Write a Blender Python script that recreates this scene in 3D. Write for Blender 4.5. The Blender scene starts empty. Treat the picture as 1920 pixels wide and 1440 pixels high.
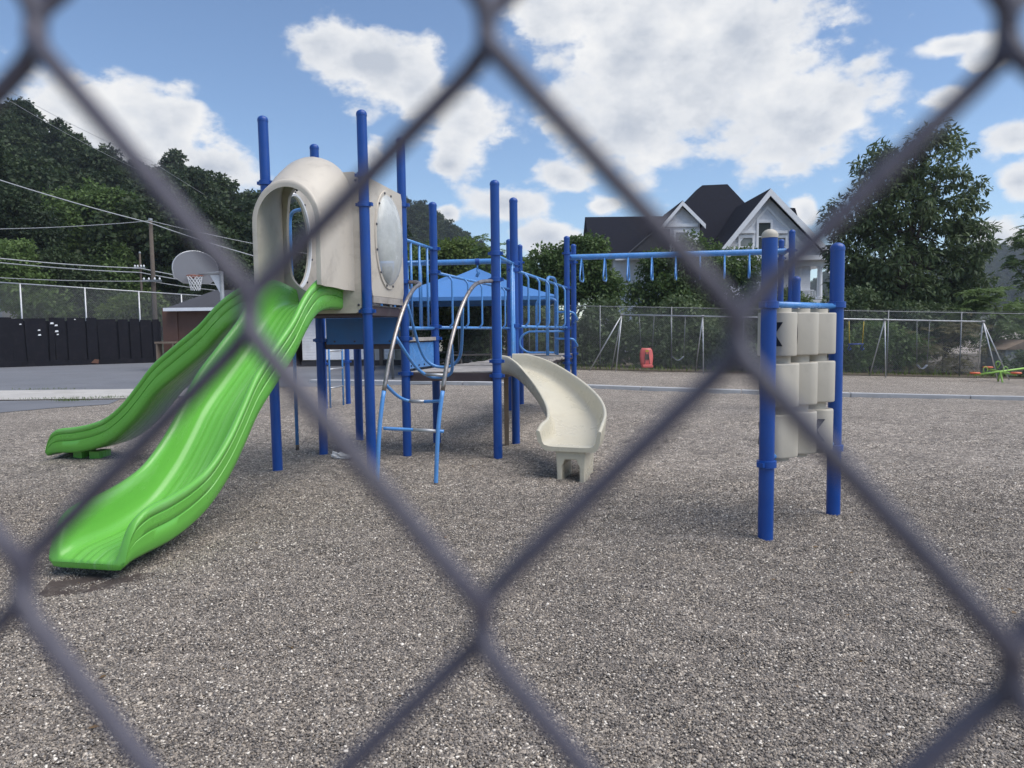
import bpy, bmesh, math, random
import numpy as np
from mathutils import Vector, Matrix, noise
R = math.radians
rng = np.random.default_rng(7)
random.seed(7)
scene = bpy.context.scene
COL = scene.collection

# ------------------------------------------------------------------ camera
CAM_H, PITCH, ROLL, FPX = 1.5, R(4.2), R(-0.65), 1331.0
cd = bpy.data.cameras.new('camera')
cd.sensor_width = 34.62; cd.lens = 24.0
cd.clip_start = 0.01; cd.clip_end = 5000
cd.dof.use_dof = True; cd.dof.focus_distance = 7.5; cd.dof.aperture_fstop = 7.5
cam = bpy.data.objects.new('camera', cd); COL.objects.link(cam)
CM = Matrix.Rotation(math.pi / 2 - PITCH, 3, 'X') @ Matrix.Rotation(ROLL, 3, 'Z')
cam.matrix_world = Matrix.Translation((0, 0, CAM_H)) @ CM.to_4x4()
scene.camera = cam

def P(px, py, Y):
    """a point of the place seen at photograph pixel (px, py), Y metres in front of the viewer"""
    d = CM @ Vector(((px - 960) / FPX, -(py - 720) / FPX, -1.0))
    t = Y / d.y
    return Vector((d.x * t, Y, CAM_H + d.z * t))
def DIR(px, py):
    return (CM @ Vector(((px - 960) / FPX, -(py - 720) / FPX, -1.0))).normalized()

# ------------------------------------------------------------------ world, sun, exposure
SUN_EL, SUN_AZ = R(58), R(112)          # azimuth from +Y towards +X
SUNV = Vector((math.sin(SUN_AZ) * math.cos(SUN_EL), math.cos(SUN_AZ) * math.cos(SUN_EL), math.sin(SUN_EL)))
SKY_STRENGTH = 0.086
world = bpy.data.worlds.new('World'); scene.world = world; world.use_nodes = True
nt = world.node_tree; nt.nodes.clear()
def N(tree, t, **kw):
    n = tree.nodes.new(t)
    for k, v in kw.items():
        if k == 'ins':
            for kk, vv in v.items():
                n.inputs[kk].default_value = vv
        else:
            setattr(n, k, v)
    return n
def build_cloud_group():
    g = bpy.data.node_groups.new('cloud_density', 'ShaderNodeTree')
    g.interface.new_socket('Vector', in_out='INPUT', socket_type='NodeSocketVector')
    g.interface.new_socket('Density', in_out='OUTPUT', socket_type='NodeSocketFloat')
    gi, go = N(g, 'NodeGroupInput'), N(g, 'NodeGroupOutput')
    L = g.links.new
    # cumulus masses: centre and half size as seen (photograph pixels give only their bearing)
    masses = [(210, 270, 165, 110), (300, 240, 100, 80), (390, 320, 80, 60), (130, 200, 90, 60), (300, 330, 150, 70),
              (690, 120, 150, 75), (610, 90, 60, 50), (780, 160, 80, 60), (870, 240, 90, 100), (840, 310, 50, 40),
              (1250, 110, 270, 190), (1100, 20, 190, 60), (1480, 210, 210, 120), (1200, 230, 150, 100), (1400, 80, 160, 120),
              (1060, 330, 70, 34), (945, 385, 95, 38), (1030, 445, 80, 42), (1130, 385, 44, 22),
              (1510, 395, 30, 34), (1905, 258, 60, 30), (1880, 450, 55, 45), (1790, 85, 70, 22), (1850, 100, 50, 26), (1770, 185, 40, 22),
              (1915, 340, 34, 34), (700, 290, 26, 34), (840, 400, 26, 18), (690, 600, 40, 30)]
    last = None
    for (px, py, rx, ry) in masses:
        c = DIR(px, py); sx, sz = FPX / rx * 0.93, FPX / ry * 0.93
        ma = N(g, 'ShaderNodeVectorMath', operation='MULTIPLY_ADD')
        ma.inputs[1].default_value = (sx, sx, sz); ma.inputs[2].default_value = (-c.x * sx, -c.y * sx, -c.z * sz)
        L(gi.outputs[0], ma.inputs[0])
        le = N(g, 'ShaderNodeVectorMath', operation='LENGTH'); L(ma.outputs[0], le.inputs[0])
        if last is None: last = le.outputs['Value']
        else:
            mn = N(g, 'ShaderNodeMath', operation='SMOOTH_MIN'); mn.inputs[2].default_value = 0.35
            L(last, mn.inputs[0]); L(le.outputs['Value'], mn.inputs[1]); last = mn.outputs[0]
    one = N(g, 'ShaderNodeMath', operation='SUBTRACT'); one.inputs[0].default_value = 1.0; L(last, one.inputs[1])
    clampm = N(g, 'ShaderNodeMath', operation='MAXIMUM'); clampm.inputs[1].default_value = -1.2; gain = N(g, 'ShaderNodeMath', operation='MULTIPLY'); gain.inputs[1].default_value = 1.55; L(one.outputs[0], gain.inputs[0]); L(gain.outputs[0], clampm.inputs[0])
    # the rest of the sky: the same fair-weather cumulus, scattered
    mp = N(g, 'ShaderNodeMapping'); mp.inputs['Scale'].default_value = (1, 1, 1.7); L(gi.outputs[0], mp.inputs[0])
    nb = N(g, 'ShaderNodeTexNoise'); nb.inputs['Scale'].default_value = 3.1; nb.inputs['Detail'].default_value = 2
    L(mp.outputs[0], nb.inputs['Vector'])
    rest = N(g, 'ShaderNodeMath', operation='MULTIPLY_ADD'); rest.inputs[1].default_value = 5.0; rest.inputs[2].default_value = -2.55
    L(nb.outputs[0], rest.inputs[0])
    dt = N(g, 'ShaderNodeVectorMath', operation='DOT_PRODUCT'); dt.inputs[1].default_value = tuple(DIR(960, 420)); L(gi.outputs[0], dt.inputs[0])
    mr = N(g, 'ShaderNodeMapRange', interpolation_type='SMOOTHSTEP')
    mr.inputs['From Min'].default_value = 0.80; mr.inputs['From Max'].default_value = 0.66
    mr.inputs['To Min'].default_value = -3.0; mr.inputs['To Max'].default_value = 0.0
    L(dt.outputs['Value'], mr.inputs[0])
    ad = N(g, 'ShaderNodeMath', operation='ADD'); L(rest.outputs[0], ad.inputs[0]); L(mr.outputs[0], ad.inputs[1])
    mx = N(g, 'ShaderNodeMath', operation='MAXIMUM'); L(clampm.outputs[0], mx.inputs[0]); L(ad.outputs[0], mx.inputs[1])
    # billows
    n1 = N(g, 'ShaderNodeTexNoise'); n1.inputs['Scale'].default_value = 9.0; n1.inputs['Detail'].default_value = 7.0
    n1.inputs['Roughness'].default_value = 0.64; n1.inputs['Lacunarity'].default_value = 2.1; n1.inputs['Distortion'].default_value = 0.0
    L(mp.outputs[0], n1.inputs['Vector'])
    wd = N(g, 'ShaderNodeVectorMath', operation='MULTIPLY_ADD'); wd.inputs[1].default_value = (0.06, 0.06, 0.06)
    L(n1.outputs['Color'], wd.inputs[0]); L(mp.outputs[0], wd.inputs[2])
    vo = N(g, 'ShaderNodeTexVoronoi', feature='F1'); vo.inputs['Scale'].default_value = 19.0
    vo.inputs['Detail'].default_value = 2.0; vo.inputs['Roughness'].default_value = 0.5
    L(wd.outputs[0], vo.inputs['Vector'])
    bs = N(g, 'ShaderNodeMath', operation='MULTIPLY_ADD'); bs.inputs[1].default_value = 2.2; bs.inputs[2].default_value = -1.08
    L(n1.outputs['Fac'], bs.inputs[0])
    vb = N(g, 'ShaderNodeMath', operation='MULTIPLY_ADD'); vb.inputs[1].default_value = -0.55; vb.inputs[2].default_value = 0.27
    L(vo.outputs['Distance'], vb.inputs[0])
    s1 = N(g, 'ShaderNodeMath', operation='ADD'); L(bs.outputs[0], s1.inputs[0]); L(vb.outputs[0], s1.inputs[1])
    s2 = N(g, 'ShaderNodeMath', operation='ADD'); L(s1.outputs[0], s2.inputs[0]); L(mx.outputs[0], s2.inputs[1])
    L(s2.outputs[0], go.inputs[0])
    return g
def build_world():
    L = nt.links.new
    sky = N(nt, 'ShaderNodeTexSky', sky_type='NISHITA'); sky.sun_disc = False
    sky.sun_elevation = SUN_EL; sky.sun_rotation = SUN_AZ
    sky.altitude = 300; sky.air_density = 1.0; sky.dust_density = 0.15; sky.ozone_density = 3.5
    tc = N(nt, 'ShaderNodeTexCoord')
    g = build_cloud_group()
    a = N(nt, 'ShaderNodeGroup'); a.node_tree = g; L(tc.outputs['Generated'], a.inputs[0])
    off = N(nt, 'ShaderNodeVectorMath', operation='ADD'); off.inputs[1].default_value = (SUNV.x * 0.04 + 3.0, SUNV.y * 0.02, SUNV.z * 0.05)
    L(tc.outputs['Generated'], off.inputs[0])
    b = N(nt, 'ShaderNodeTexNoise'); b.inputs['Scale'].default_value = 12.0; b.inputs['Detail'].default_value = 6.0; b.inputs['Roughness'].default_value = 0.55; L(off.outputs[0], b.inputs['Vector'])
    b2 = N(nt, 'ShaderNodeMath', operation='MULTIPLY_ADD'); b2.inputs[1].default_value = 2.6; b2.inputs[2].default_value = -1.3; L(b.outputs[0], b2.inputs[0])
    b3 = N(nt, 'ShaderNodeMath', operation='ADD'); L(b2.outputs[0], b3.inputs[0]); L(a.outputs[0], b3.inputs[1])
    al = N(nt, 'ShaderNodeMapRange', interpolation_type='SMOOTHSTEP'); al.inputs['From Min'].default_value = -0.05; al.inputs['From Max'].default_value = 0.55
    L(a.outputs[0], al.inputs[0])
    # light through the cloud: thick towards the sun = greyer
    th = N(nt, 'ShaderNodeMapRange'); th.inputs['From Min'].default_value = 0.2; th.inputs['From Max'].default_value = 1.6
    L(b3.outputs[0], th.inputs[0])
    ramp = N(nt, 'ShaderNodeValToRGB')
    k = 1.0 / SKY_STRENGTH
    e = ramp.color_ramp.elements
    e[0].position = 0.0; e[0].color = (0.52, 0.52, 0.52, 1)
    e[1].position = 1.0; e[1].color = (0.30, 0.325, 0.37, 1)
    m = e.new(0.45); m.color = (0.43, 0.443, 0.465, 1)
    L(th.outputs[0], ramp.inputs[0])
    sc = N(nt, 'ShaderNodeVectorMath', operation='SCALE'); sc.inputs['Scale'].default_value = k; L(ramp.outputs[0], sc.inputs[0])
    mix = N(nt, 'ShaderNodeMix', data_type='RGBA'); L(al.outputs[0], mix.inputs['Factor'])
    L(sky.outputs[0], mix.inputs['A']); L(sc.outputs[0], mix.inputs['B'])
    bg = N(nt, 'ShaderNodeBackground'); bg.inputs['Strength'].default_value = SKY_STRENGTH
    L(mix.outputs['Result'], bg.inputs['Color'])
    out = N(nt, 'ShaderNodeOutputWorld'); L(bg.outputs[0], out.inputs[0])
build_world()
sl = bpy.data.lights.new('sun', 'SUN'); sl.energy = 2.2; sl.angle = R(58); sl.color = (1.0, 0.95, 0.88)
sun = bpy.data.objects.new('sun', sl); COL.objects.link(sun)
sun.rotation_euler = (-SUNV).to_track_quat('-Z', 'Y').to_euler()
sun.location = (20, 20, 60)
vs = scene.view_settings
vs.view_transform = 'Standard'; vs.look = 'None'; vs.exposure = 0.88; vs.gamma = 1.0; vs.use_curve_mapping = False
scene.cycles.max_bounces = 6; scene.cycles.diffuse_bounces = 4; scene.cycles.transparent_max_bounces = 16
world.cycles.sampling_method = 'MANUAL'; world.cycles.sample_map_resolution = 256
scene.cycles.use_denoising = True
scene.render.film_transparent = False

# ------------------------------------------------------------------ materials
MAT = {}
def new_mat(name):
    m = bpy.data.materials.new(name); m.use_nodes = True
    t = m.node_tree
    return m, t, t.nodes['Principled BSDF']
def pmat(name, col, rough=0.5, metal=0.0, var=0.12, scale=3.0, bump=0.0, bscale=60.0, spec=0.5, dirt=None, dirt_amt=0.0, dirt_scale=2.0, coat=0.0):
    """painted / moulded surface: base colour with slow and fine unevenness, roughness variation, optional stains"""
    m, t, b = new_mat(name); L = t.links.new
    tc = N(t, 'ShaderNodeTexCoord')
    n1 = N(t, 'ShaderNodeTexNoise', ins={'Scale': scale, 'Detail': 6.0, 'Roughness': 0.65}); L(tc.outputs['Object'], n1.inputs['Vector'])
    r = N(t, 'ShaderNodeMapRange', ins={'From Min': 0.3, 'From Max': 0.7, 'To Min': 1 - var, 'To Max': 1 + var}); L(n1.outputs[0], r.inputs[0])
    mul = N(t, 'ShaderNodeVectorMath', operation='SCALE'); mul.inputs[0].default_value = col; L(r.outputs[0], mul.inputs['Scale'])
    c = mul.outputs[0]
    if dirt is not None:
        n2 = N(t, 'ShaderNodeTexNoise', ins={'Scale': dirt_scale, 'Detail': 8.0, 'Roughness': 0.7, 'Distortion': 0.4}); L(tc.outputs['Object'], n2.inputs['Vector'])
        dr = N(t, 'ShaderNodeMapRange', ins={'From Min': 0.5, 'From Max': 0.72, 'To Min': 0.0, 'To Max': dirt_amt}); L(n2.outputs[0], dr.inputs[0])
        mx = N(t, 'ShaderNodeMix', data_type='RGBA'); mx.inputs['B'].default_value = (*dirt, 1)
        L(dr.outputs[0], mx.inputs['Factor']); L(c, mx.inputs['A']); c = mx.outputs['Result']
    L(c, b.inputs['Base Color'])
    rr = N(t, 'ShaderNodeMapRange', ins={'From Min': 0.3, 'From Max': 0.7, 'To Min': max(0.02, rough - 0.1), 'To Max': min(1, rough + 0.1)}); L(n1.outputs[0], rr.inputs[0])
    L(rr.outputs[0], b.inputs['Roughness'])
    b.inputs['Metallic'].default_value = metal; b.inputs['Specular IOR Level'].default_value = spec
    b.inputs['Coat Weight'].default_value = coat
    if bump:
        n3 = N(t, 'ShaderNodeTexNoise', ins={'Scale': bscale, 'Detail': 5.0}); L(tc.outputs['Object'], n3.inputs['Vector'])
        bp = N(t, 'ShaderNodeBump', ins={'Strength': bump, 'Distance': 0.01}); L(n3.outputs[0], bp.inputs['Height']); L(bp.outputs[0], b.inputs['Normal'])
    MAT[name] = m
    return m
pmat('post_blue', (0.004, 0.058, 0.285), 0.36, var=0.10, scale=2.5, bump=0.04, dirt=(0.05, 0.09, 0.20), dirt_amt=0.2, dirt_scale=7)
pmat('rail_blue', (0.085, 0.265, 0.60), 0.26, var=0.10, scale=5, dirt=(0.22, 0.24, 0.27), dirt_amt=0.35, dirt_scale=9)
pmat('panel_blue', (0.040, 0.17, 0.45), 0.5, var=0.08, dirt=(0.1, 0.15, 0.25), dirt_amt=0.3)
pmat('worn_metal', (0.34, 0.31, 0.29), 0.35, 0.8, var=0.2, scale=14, dirt=(0.12, 0.08, 0.07), dirt_amt=0.6, dirt_scale=12)
pmat('galvanised', (0.46, 0.47, 0.48), 0.45, 0.6, var=0.15, scale=6)
pmat('dull_steel', (0.20, 0.21, 0.22), 0.5, 0.5, var=0.2, scale=6)
pmat('beige_plastic', (0.54, 0.49, 0.415), 0.46, var=0.06, scale=1.6, bump=0.05, bscale=180, dirt=(0.20, 0.17, 0.14), dirt_amt=0.5, dirt_scale=2.6)
pmat('drum_plastic', (0.47, 0.435, 0.365), 0.5, var=0.05, scale=3, bump=0.05, bscale=160, dirt=(0.3, 0.27, 0.22), dirt_amt=0.35, dirt_scale=5)
pmat('cream_plastic', (0.55, 0.51, 0.40), 0.30, var=0.05, scale=2, dirt=(0.42, 0.37, 0.28), dirt_amt=0.35, dirt_scale=4)
pmat('black_plastic', (0.02, 0.02, 0.025), 0.5)
pmat('deck_coat', (0.065, 0.045, 0.05), 0.6, var=0.15, dirt=(0.18, 0.16, 0.15), dirt_amt=0.4, dirt_scale=5, bump=0.1)
pmat('deck_top', (0.36, 0.33, 0.30), 0.85, var=0.25, scale=4, bump=0.3, bscale=30, dirt=(0.14, 0.11, 0.10), dirt_amt=0.8, dirt_scale=5)
pmat('bolt', (0.08, 0.08, 0.10), 0.4, 0.7)
pmat('timber', (0.20, 0.15, 0.11), 0.85, var=0.25, scale=6, bump=0.2)
pmat('fence_wire', (0.072, 0.067, 0.090), 0.42, 0.0, var=0.12, scale=30, bump=0.1, bscale=300)
pmat('black_board', (0.007, 0.007, 0.012), 0.75, spec=0.25, var=0.35, scale=3, bump=0.25, bscale=12, dirt=(0.03, 0.026, 0.026), dirt_amt=0.4, dirt_scale=3)
pmat('brown_wall', (0.13, 0.065, 0.045), 0.85, var=0.15, scale=2, bump=0.15)
pmat('roof_dark', (0.012, 0.013, 0.021), 0.9, spec=0.15, var=0.3, scale=4, bump=0.3, bscale=8)
pmat('roof_grey', (0.05, 0.05, 0.058), 0.9, var=0.25, scale=3, bump=0.3, bscale=8)
pmat('white_trim', (0.80, 0.81, 0.83), 0.6, var=0.06)
pmat('window_glass', (0.06, 0.07, 0.07), 0.08, var=0.3, scale=0.6, spec=0.8)
pmat('curtain_glass', (0.26, 0.28, 0.27), 0.2, var=0.25, scale=0.6)
pmat('bark', (0.06, 0.048, 0.038), 0.95, var=0.3, scale=6, bump=0.6, bscale=12)
pmat('pole_wood', (0.10, 0.080, 0.065), 0.9, var=0.25, scale=5, bump=0.3)
pmat('cable', (0.02, 0.02, 0.022), 0.7)
pmat('cable_grey', (0.42, 0.43, 0.45), 0.6)
pmat('backboard_grey', (0.165, 0.17, 0.19), 0.5, var=0.05)
pmat('rim_orange', (0.24, 0.09, 0.06), 0.5)
pmat('net_white', (0.72, 0.73, 0.74), 0.8)
pmat('canopy_blue', (0.062, 0.19, 0.45), 0.85, var=0.06)
pmat('table_dark', (0.10, 0.085, 0.075), 0.8)
pmat('red_plastic', (0.56, 0.12, 0.11), 0.4, dirt=(0.45, 0.25, 0.2), dirt_amt=0.4)
pmat('yellow_vinyl', (0.45, 0.33, 0.04), 0.5)
pmat('blue_plastic', (0.05, 0.09, 0.32), 0.4)
pmat('lime_metal', (0.30, 0.52, 0.10), 0.4)
pmat('orange_plastic', (0.62, 0.13, 0.05), 0.4)
pmat('belt_grey', (0.22, 0.24, 0.27), 0.6)
pmat('white_film', (0.80, 0.81, 0.82), 0.5)
pmat('shed_white', (0.42, 0.43, 0.44), 0.7, var=0.12, dirt=(0.2, 0.2, 0.18), dirt_amt=0.5)
pmat('concrete', (0.44, 0.42, 0.39), 0.9, var=0.10, scale=1.2, bump=0.25, bscale=40, dirt=(0.25, 0.23, 0.20), dirt_amt=0.5, dirt_scale=1.4)
pmat('kerb_paint', (0.43, 0.43, 0.435), 0.85, var=0.12, scale=2, bump=0.2, dirt=(0.25, 0.24, 0.23), dirt_amt=0.5, dirt_scale=2)
pmat('asphalt', (0.155, 0.160, 0.175), 0.9, var=0.14, scale=0.5, bump=0.3, bscale=90, dirt=(0.10, 0.10, 0.11), dirt_amt=0.5, dirt_scale=0.7)
pmat('leaf_soil', (0.085, 0.065, 0.045), 0.95, var=0.35, scale=2, bump=0.6, bscale=14, dirt=(0.06, 0.075, 0.025), dirt_amt=0.7, dirt_scale=1.2)
pmat('hill_floor', (0.030, 0.040, 0.016), 0.95, var=0.4, scale=0.4)

def siding_mat(name, col, pitch, vertical=False):
    m, t, b = new_mat(name); L = t.links.new
    tc = N(t, 'ShaderNodeTexCoord'); sp = N(t, 'ShaderNodeSeparateXYZ'); L(tc.outputs['Object'], sp.inputs[0])
    dv = N(t, 'ShaderNodeMath', operation='DIVIDE'); dv.inputs[1].default_value = pitch; L(sp.outputs['X' if vertical else 'Z'], dv.inputs[0])
    fr = N(t, 'ShaderNodeMath', operation='FRACT'); L(dv.outputs[0], fr.inputs[0])
    n1 = N(t, 'ShaderNodeTexNoise', ins={'Scale': 2.5, 'Detail': 7.0, 'Roughness': 0.7}); L(tc.outputs['Object'], n1.inputs['Vector'])
    r = N(t, 'ShaderNodeMapRange', ins={'From Min': 0.3, 'From Max': 0.75, 'To Min': 1.06, 'To Max': 0.80}); L(n1.outputs[0], r.inputs[0])
    mul = N(t, 'ShaderNodeVectorMath', operation='SCALE'); mul.inputs[0].default_value = col; L(r.outputs[0], mul.inputs['Scale'])
    L(mul.outputs[0], b.inputs['Base Color']); b.inputs['Roughness'].default_value = 0.65
    bp = N(t, 'ShaderNodeBump', ins={'Strength': 1.0, 'Distance': pitch * 0.28}); bp.invert = True
    L(fr.outputs[0], bp.inputs['Height']); L(bp.outputs[0], b.inputs['Normal'])
    MAT[name] = m
siding_mat('white_siding', (0.78, 0.79, 0.82), 0.14)
siding_mat('garage_siding', (0.80, 0.82, 0.86), 0.13)
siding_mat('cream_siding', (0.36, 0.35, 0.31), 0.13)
siding_mat('brown_siding', (0.125, 0.062, 0.045), 0.3, vertical=True)

def green_mat():
    m, t, b = new_mat('green_plastic'); L = t.links.new
    tc = N(t, 'ShaderNodeTexCoord')
    n1 = N(t, 'ShaderNodeTexNoise', ins={'Scale': 1.3, 'Detail': 4.0}); L(tc.outputs['Object'], n1.inputs['Vector'])
    r = N(t, 'ShaderNodeMapRange', ins={'From Min': 0.3, 'From Max': 0.7, 'To Min': 0.93, 'To Max': 1.07}); L(n1.outputs[0], r.inputs[0])
    mul = N(t, 'ShaderNodeVectorMath', operation='SCALE'); mul.inputs[0].default_value = (0.135, 0.43, 0.062); L(r.outputs[0], mul.inputs['Scale'])
    # long rubbed streaks down the bedway
    mp = N(t, 'ShaderNodeMapping'); mp.inputs['Scale'].default_value = (26, 1.1, 1.1); L(tc.outputs['Object'], mp.inputs[0])
    n2 = N(t, 'ShaderNodeTexNoise', ins={'Scale': 1.0, 'Detail': 5.0, 'Roughness': 0.6}); L(mp.outputs[0], n2.inputs['Vector'])
    sr = N(t, 'ShaderNodeMapRange', ins={'From Min': 0.52, 'From Max': 0.78, 'To Min': 0.0, 'To Max': 0.62}); L(n2.outputs[0], sr.inputs[0])
    mx = N(t, 'ShaderNodeMix', data_type='RGBA'); mx.inputs['B'].default_value = (0.29, 0.54, 0.23, 1)
    L(sr.outputs[0], mx.inputs['Factor']); L(mul.outputs[0], mx.inputs['A'])
    n4 = N(t, 'ShaderNodeTexNoise', ins={'Scale': 5.0, 'Detail': 9.0, 'Roughness': 0.75, 'Distortion': 1.0}); L(tc.outputs['Object'], n4.inputs['Vector'])
    dr = N(t, 'ShaderNodeMapRange', ins={'From Min': 0.66, 'From Max': 0.78, 'To Min': 0.0, 'To Max': 0.35}); L(n4.outputs[0], dr.inputs[0])
    mx2 = N(t, 'ShaderNodeMix', data_type='RGBA'); mx2.inputs['B'].default_value = (0.07, 0.20, 0.03, 1)
    L(dr.outputs[0], mx2.inputs['Factor']); L(mx.outputs['Result'], mx2.inputs['A'])
    L(mx2.outputs['Result'], b.inputs['Base Color'])
    rr = N(t, 'ShaderNodeMapRange', ins={'From Min': 0.4, 'From Max': 0.7, 'To Min': 0.36, 'To Max': 0.16}); L(n2.outputs[0], rr.inputs[0])
    L(rr.outputs[0], b.inputs['Roughness'])
    b.inputs['Subsurface Weight'].default_value = 0.0
    MAT['green_plastic'] = m
green_mat()
def bubble_mat():
    m, t, b = new_mat('cloudy_polycarbonate')
    b.inputs['Base Color'].default_value = (0.64, 0.66, 0.64, 1); b.inputs['Roughness'].default_value = 0.16
    b.inputs['Transmission Weight'].default_value = 0.0; b.inputs['Alpha'].default_value = 0.7
    L = t.links.new
    tc = N(t, 'ShaderNodeTexCoord'); n = N(t, 'ShaderNodeTexNoise', ins={'Scale': 3.0, 'Detail': 7.0, 'Roughness': 0.7}); L(tc.outputs['Object'], n.inputs['Vector'])
    r = N(t, 'ShaderNodeMapRange', ins={'From Min': 0.3, 'From Max': 0.7, 'To Min': 0.08, 'To Max': 0.34}); L(n.outputs[0], r.inputs[0]); L(r.outputs[0], b.inputs['Roughness'])
    r2 = N(t, 'ShaderNodeMapRange', ins={'From Min': 0.3, 'From Max': 0.7, 'To Min': 0.55, 'To Max': 0.85}); L(n.outputs[0], r2.inputs[0]); L(r2.outputs[0], b.inputs['Alpha'])
    MAT['cloudy_polycarbonate'] = m
bubble_mat()

def leaf_mat(name, c1, c2, trans=0.35, rough=0.55):
    m, t, b = new_mat(name); L = t.links.new
    geo = N(t, 'ShaderNodeNewGeometry'); oi = N(t, 'ShaderNodeObjectInfo'); tc = N(t, 'ShaderNodeTexCoord')
    n = N(t, 'ShaderNodeTexNoise', ins={'Scale': 0.5, 'Detail': 3.0}); L(tc.outputs['Object'], n.inputs['Vector'])
    a = N(t, 'ShaderNodeMath', operation='MULTIPLY_ADD'); a.inputs[1].default_value = 0.45; L(geo.outputs['Random Per Island'], a.inputs[0])
    s = N(t, 'ShaderNodeMath', operation='MULTIPLY_ADD'); s.inputs[1].default_value = 0.9; s.inputs[2].default_value = -0.32; L(n.outputs[0], s.inputs[0])
    L(s.outputs[0], a.inputs[2])
    o = N(t, 'ShaderNodeMath', operation='MULTIPLY_ADD'); o.inputs[1].default_value = 0.55; L(oi.outputs['Random'], o.inputs[0]); L(a.outputs[0], o.inputs[2])
    mx = N(t, 'ShaderNodeMix', data_type='RGBA'); mx.inputs['A'].default_value = (*c1, 1); mx.inputs['B'].default_value = (*c2, 1)
    L(o.outputs[0], mx.inputs['Factor'])
    L(mx.outputs['Result'], b.inputs['Base Color']); b.inputs['Roughness'].default_value = rough
    b.inputs['Specular IOR Level'].default_value = 0.3
    tr = N(t, 'ShaderNodeBsdfTranslucent'); L(mx.outputs['Result'], tr.inputs['Color'])
    ms = N(t, 'ShaderNodeMixShader'); ms.inputs[0].default_value = trans
    L(b.outputs[0], ms.inputs[1]); L(tr.outputs[0], ms.inputs[2])
    out = t.nodes['Material Output']; L(ms.outputs[0], out.inputs['Surface'])
    MAT[name] = m
leaf_mat('leaf_dark', (0.050, 0.082, 0.042), (0.115, 0.160, 0.066), 0.3)
leaf_mat('leaf_mid', (0.056, 0.100, 0.032), (0.135, 0.205, 0.060), 0.35)
leaf_mat('leaf_light', (0.060, 0.105, 0.025), (0.160, 0.220, 0.055), 0.4)
leaf_mat('leaf_forest', (0.014, 0.028, 0.014), (0.056, 0.086, 0.032), 0.3)
leaf_mat('leaf_brown', (0.06, 0.055, 0.025), (0.13, 0.12, 0.055), 0.3)

def gravel_ground_mat():
    m, t, b = new_mat('gravel_bed'); L = t.links.new
    tc = N(t, 'ShaderNodeTexCoord')
    v1 = N(t, 'ShaderNodeTexVoronoi', ins={'Scale': 88.0, 'Randomness': 1.0}); L(tc.outputs['Object'], v1.inputs['Vector'])
    sp = N(t, 'ShaderNodeSeparateColor'); L(v1.outputs['Color'], sp.inputs[0])
    ra = N(t, 'ShaderNodeValToRGB'); e = ra.color_ramp.elements
    cols = [(0, (0.062, 0.056, 0.054)), (0.22, (0.155, 0.134, 0.116)), (0.45, (0.285, 0.243, 0.202)), (0.64, (0.235, 0.213, 0.194)), (0.82, (0.385, 0.325, 0.262)), (0.94, (0.56, 0.485, 0.395)), (1.0, (0.84, 0.77, 0.67))]
    e[0].position, e[0].color = 0, (*cols[0][1], 1); e[1].position, e[1].color = 1, (*cols[-1][1], 1)
    for p_, c_ in cols[1:-1]:
        x = e.new(p_); x.color = (*c_, 1)
    L(sp.outputs[0], ra.inputs[0])
    n1 = N(t, 'ShaderNodeTexNoise', ins={'Scale': 0.7, 'Detail': 6.0, 'Roughness': 0.6}); L(tc.outputs['Object'], n1.inputs['Vector'])
    r = N(t, 'ShaderNodeMapRange', ins={'From Min': 0.32, 'From Max': 0.68, 'To Min': 0.98, 'To Max': 1.30}); L(n1.outputs[0], r.inputs[0])
    n2 = N(t, 'ShaderNodeTexNoise', ins={'Scale': 9.0, 'Detail': 6.0, 'Roughness': 0.75}); L(tc.outputs['Object'], n2.inputs['Vector'])
    r2 = N(t, 'ShaderNodeMapRange', ins={'From Min': 0.35, 'From Max': 0.65, 'To Min': 0.62, 'To Max': 1.32}); L(n2.outputs[0], r2.inputs[0])
    mm = N(t, 'ShaderNodeMath', operation='MULTIPLY'); L(r.outputs[0], mm.inputs[0]); L(r2.outputs[0], mm.inputs[1])
    mul = N(t, 'ShaderNodeVectorMath', operation='SCALE'); L(ra.outputs[0], mul.inputs[0]); L(mm.outputs[0], mul.inputs['Scale'])
    L(mul.outputs[0], b.inputs['Base Color']); b.inputs['Roughness'].default_value = 0.85; b.inputs['Specular IOR Level'].default_value = 0.25
    inv = N(t, 'ShaderNodeMath', operation='SUBTRACT'); inv.inputs[0].default_value = 1.0; L(v1.outputs['Distance'], inv.inputs[1])
    bp = N(t, 'ShaderNodeBump', ins={'Strength': 0.9, 'Distance': 0.012}); L(inv.outputs[0], bp.inputs['Height'])
    v3 = N(t, 'ShaderNodeTexNoise', ins={'Scale': 16.0, 'Detail': 5.0, 'Roughness': 0.7}); L(tc.outputs['Object'], v3.inputs['Vector'])
    bp2 = N(t, 'ShaderNodeBump', ins={'Strength': 0.7, 'Distance': 0.05}); L(v3.outputs[0], bp2.inputs['Height']); L(bp.outputs[0], bp2.inputs['Normal'])
    L(bp2.outputs[0], b.inputs['Normal'])
    MAT['gravel_bed'] = m
    # single pebbles: one colour each
    m, t, b = new_mat('pebble'); L = t.links.new
    oi = N(t, 'ShaderNodeObjectInfo'); ra2 = N(t, 'ShaderNodeValToRGB'); e = ra2.color_ramp.elements
    e[0].position, e[0].color = 0, (*cols[0][1], 1); e[1].position, e[1].color = 1, (*cols[-1][1], 1)
    for p_, c_ in cols[1:-1]:
        x = e.new(p_); x.color = (*[q * 0.86 for q in c_], 1)
    L(oi.outputs['Random'], ra2.inputs[0])
    L(ra2.outputs[0], b.inputs['Base Color']); b.inputs['Roughness'].default_value = 0.62; b.inputs['Specular IOR Level'].default_value = 0.35
    MAT['pebble'] = m
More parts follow.
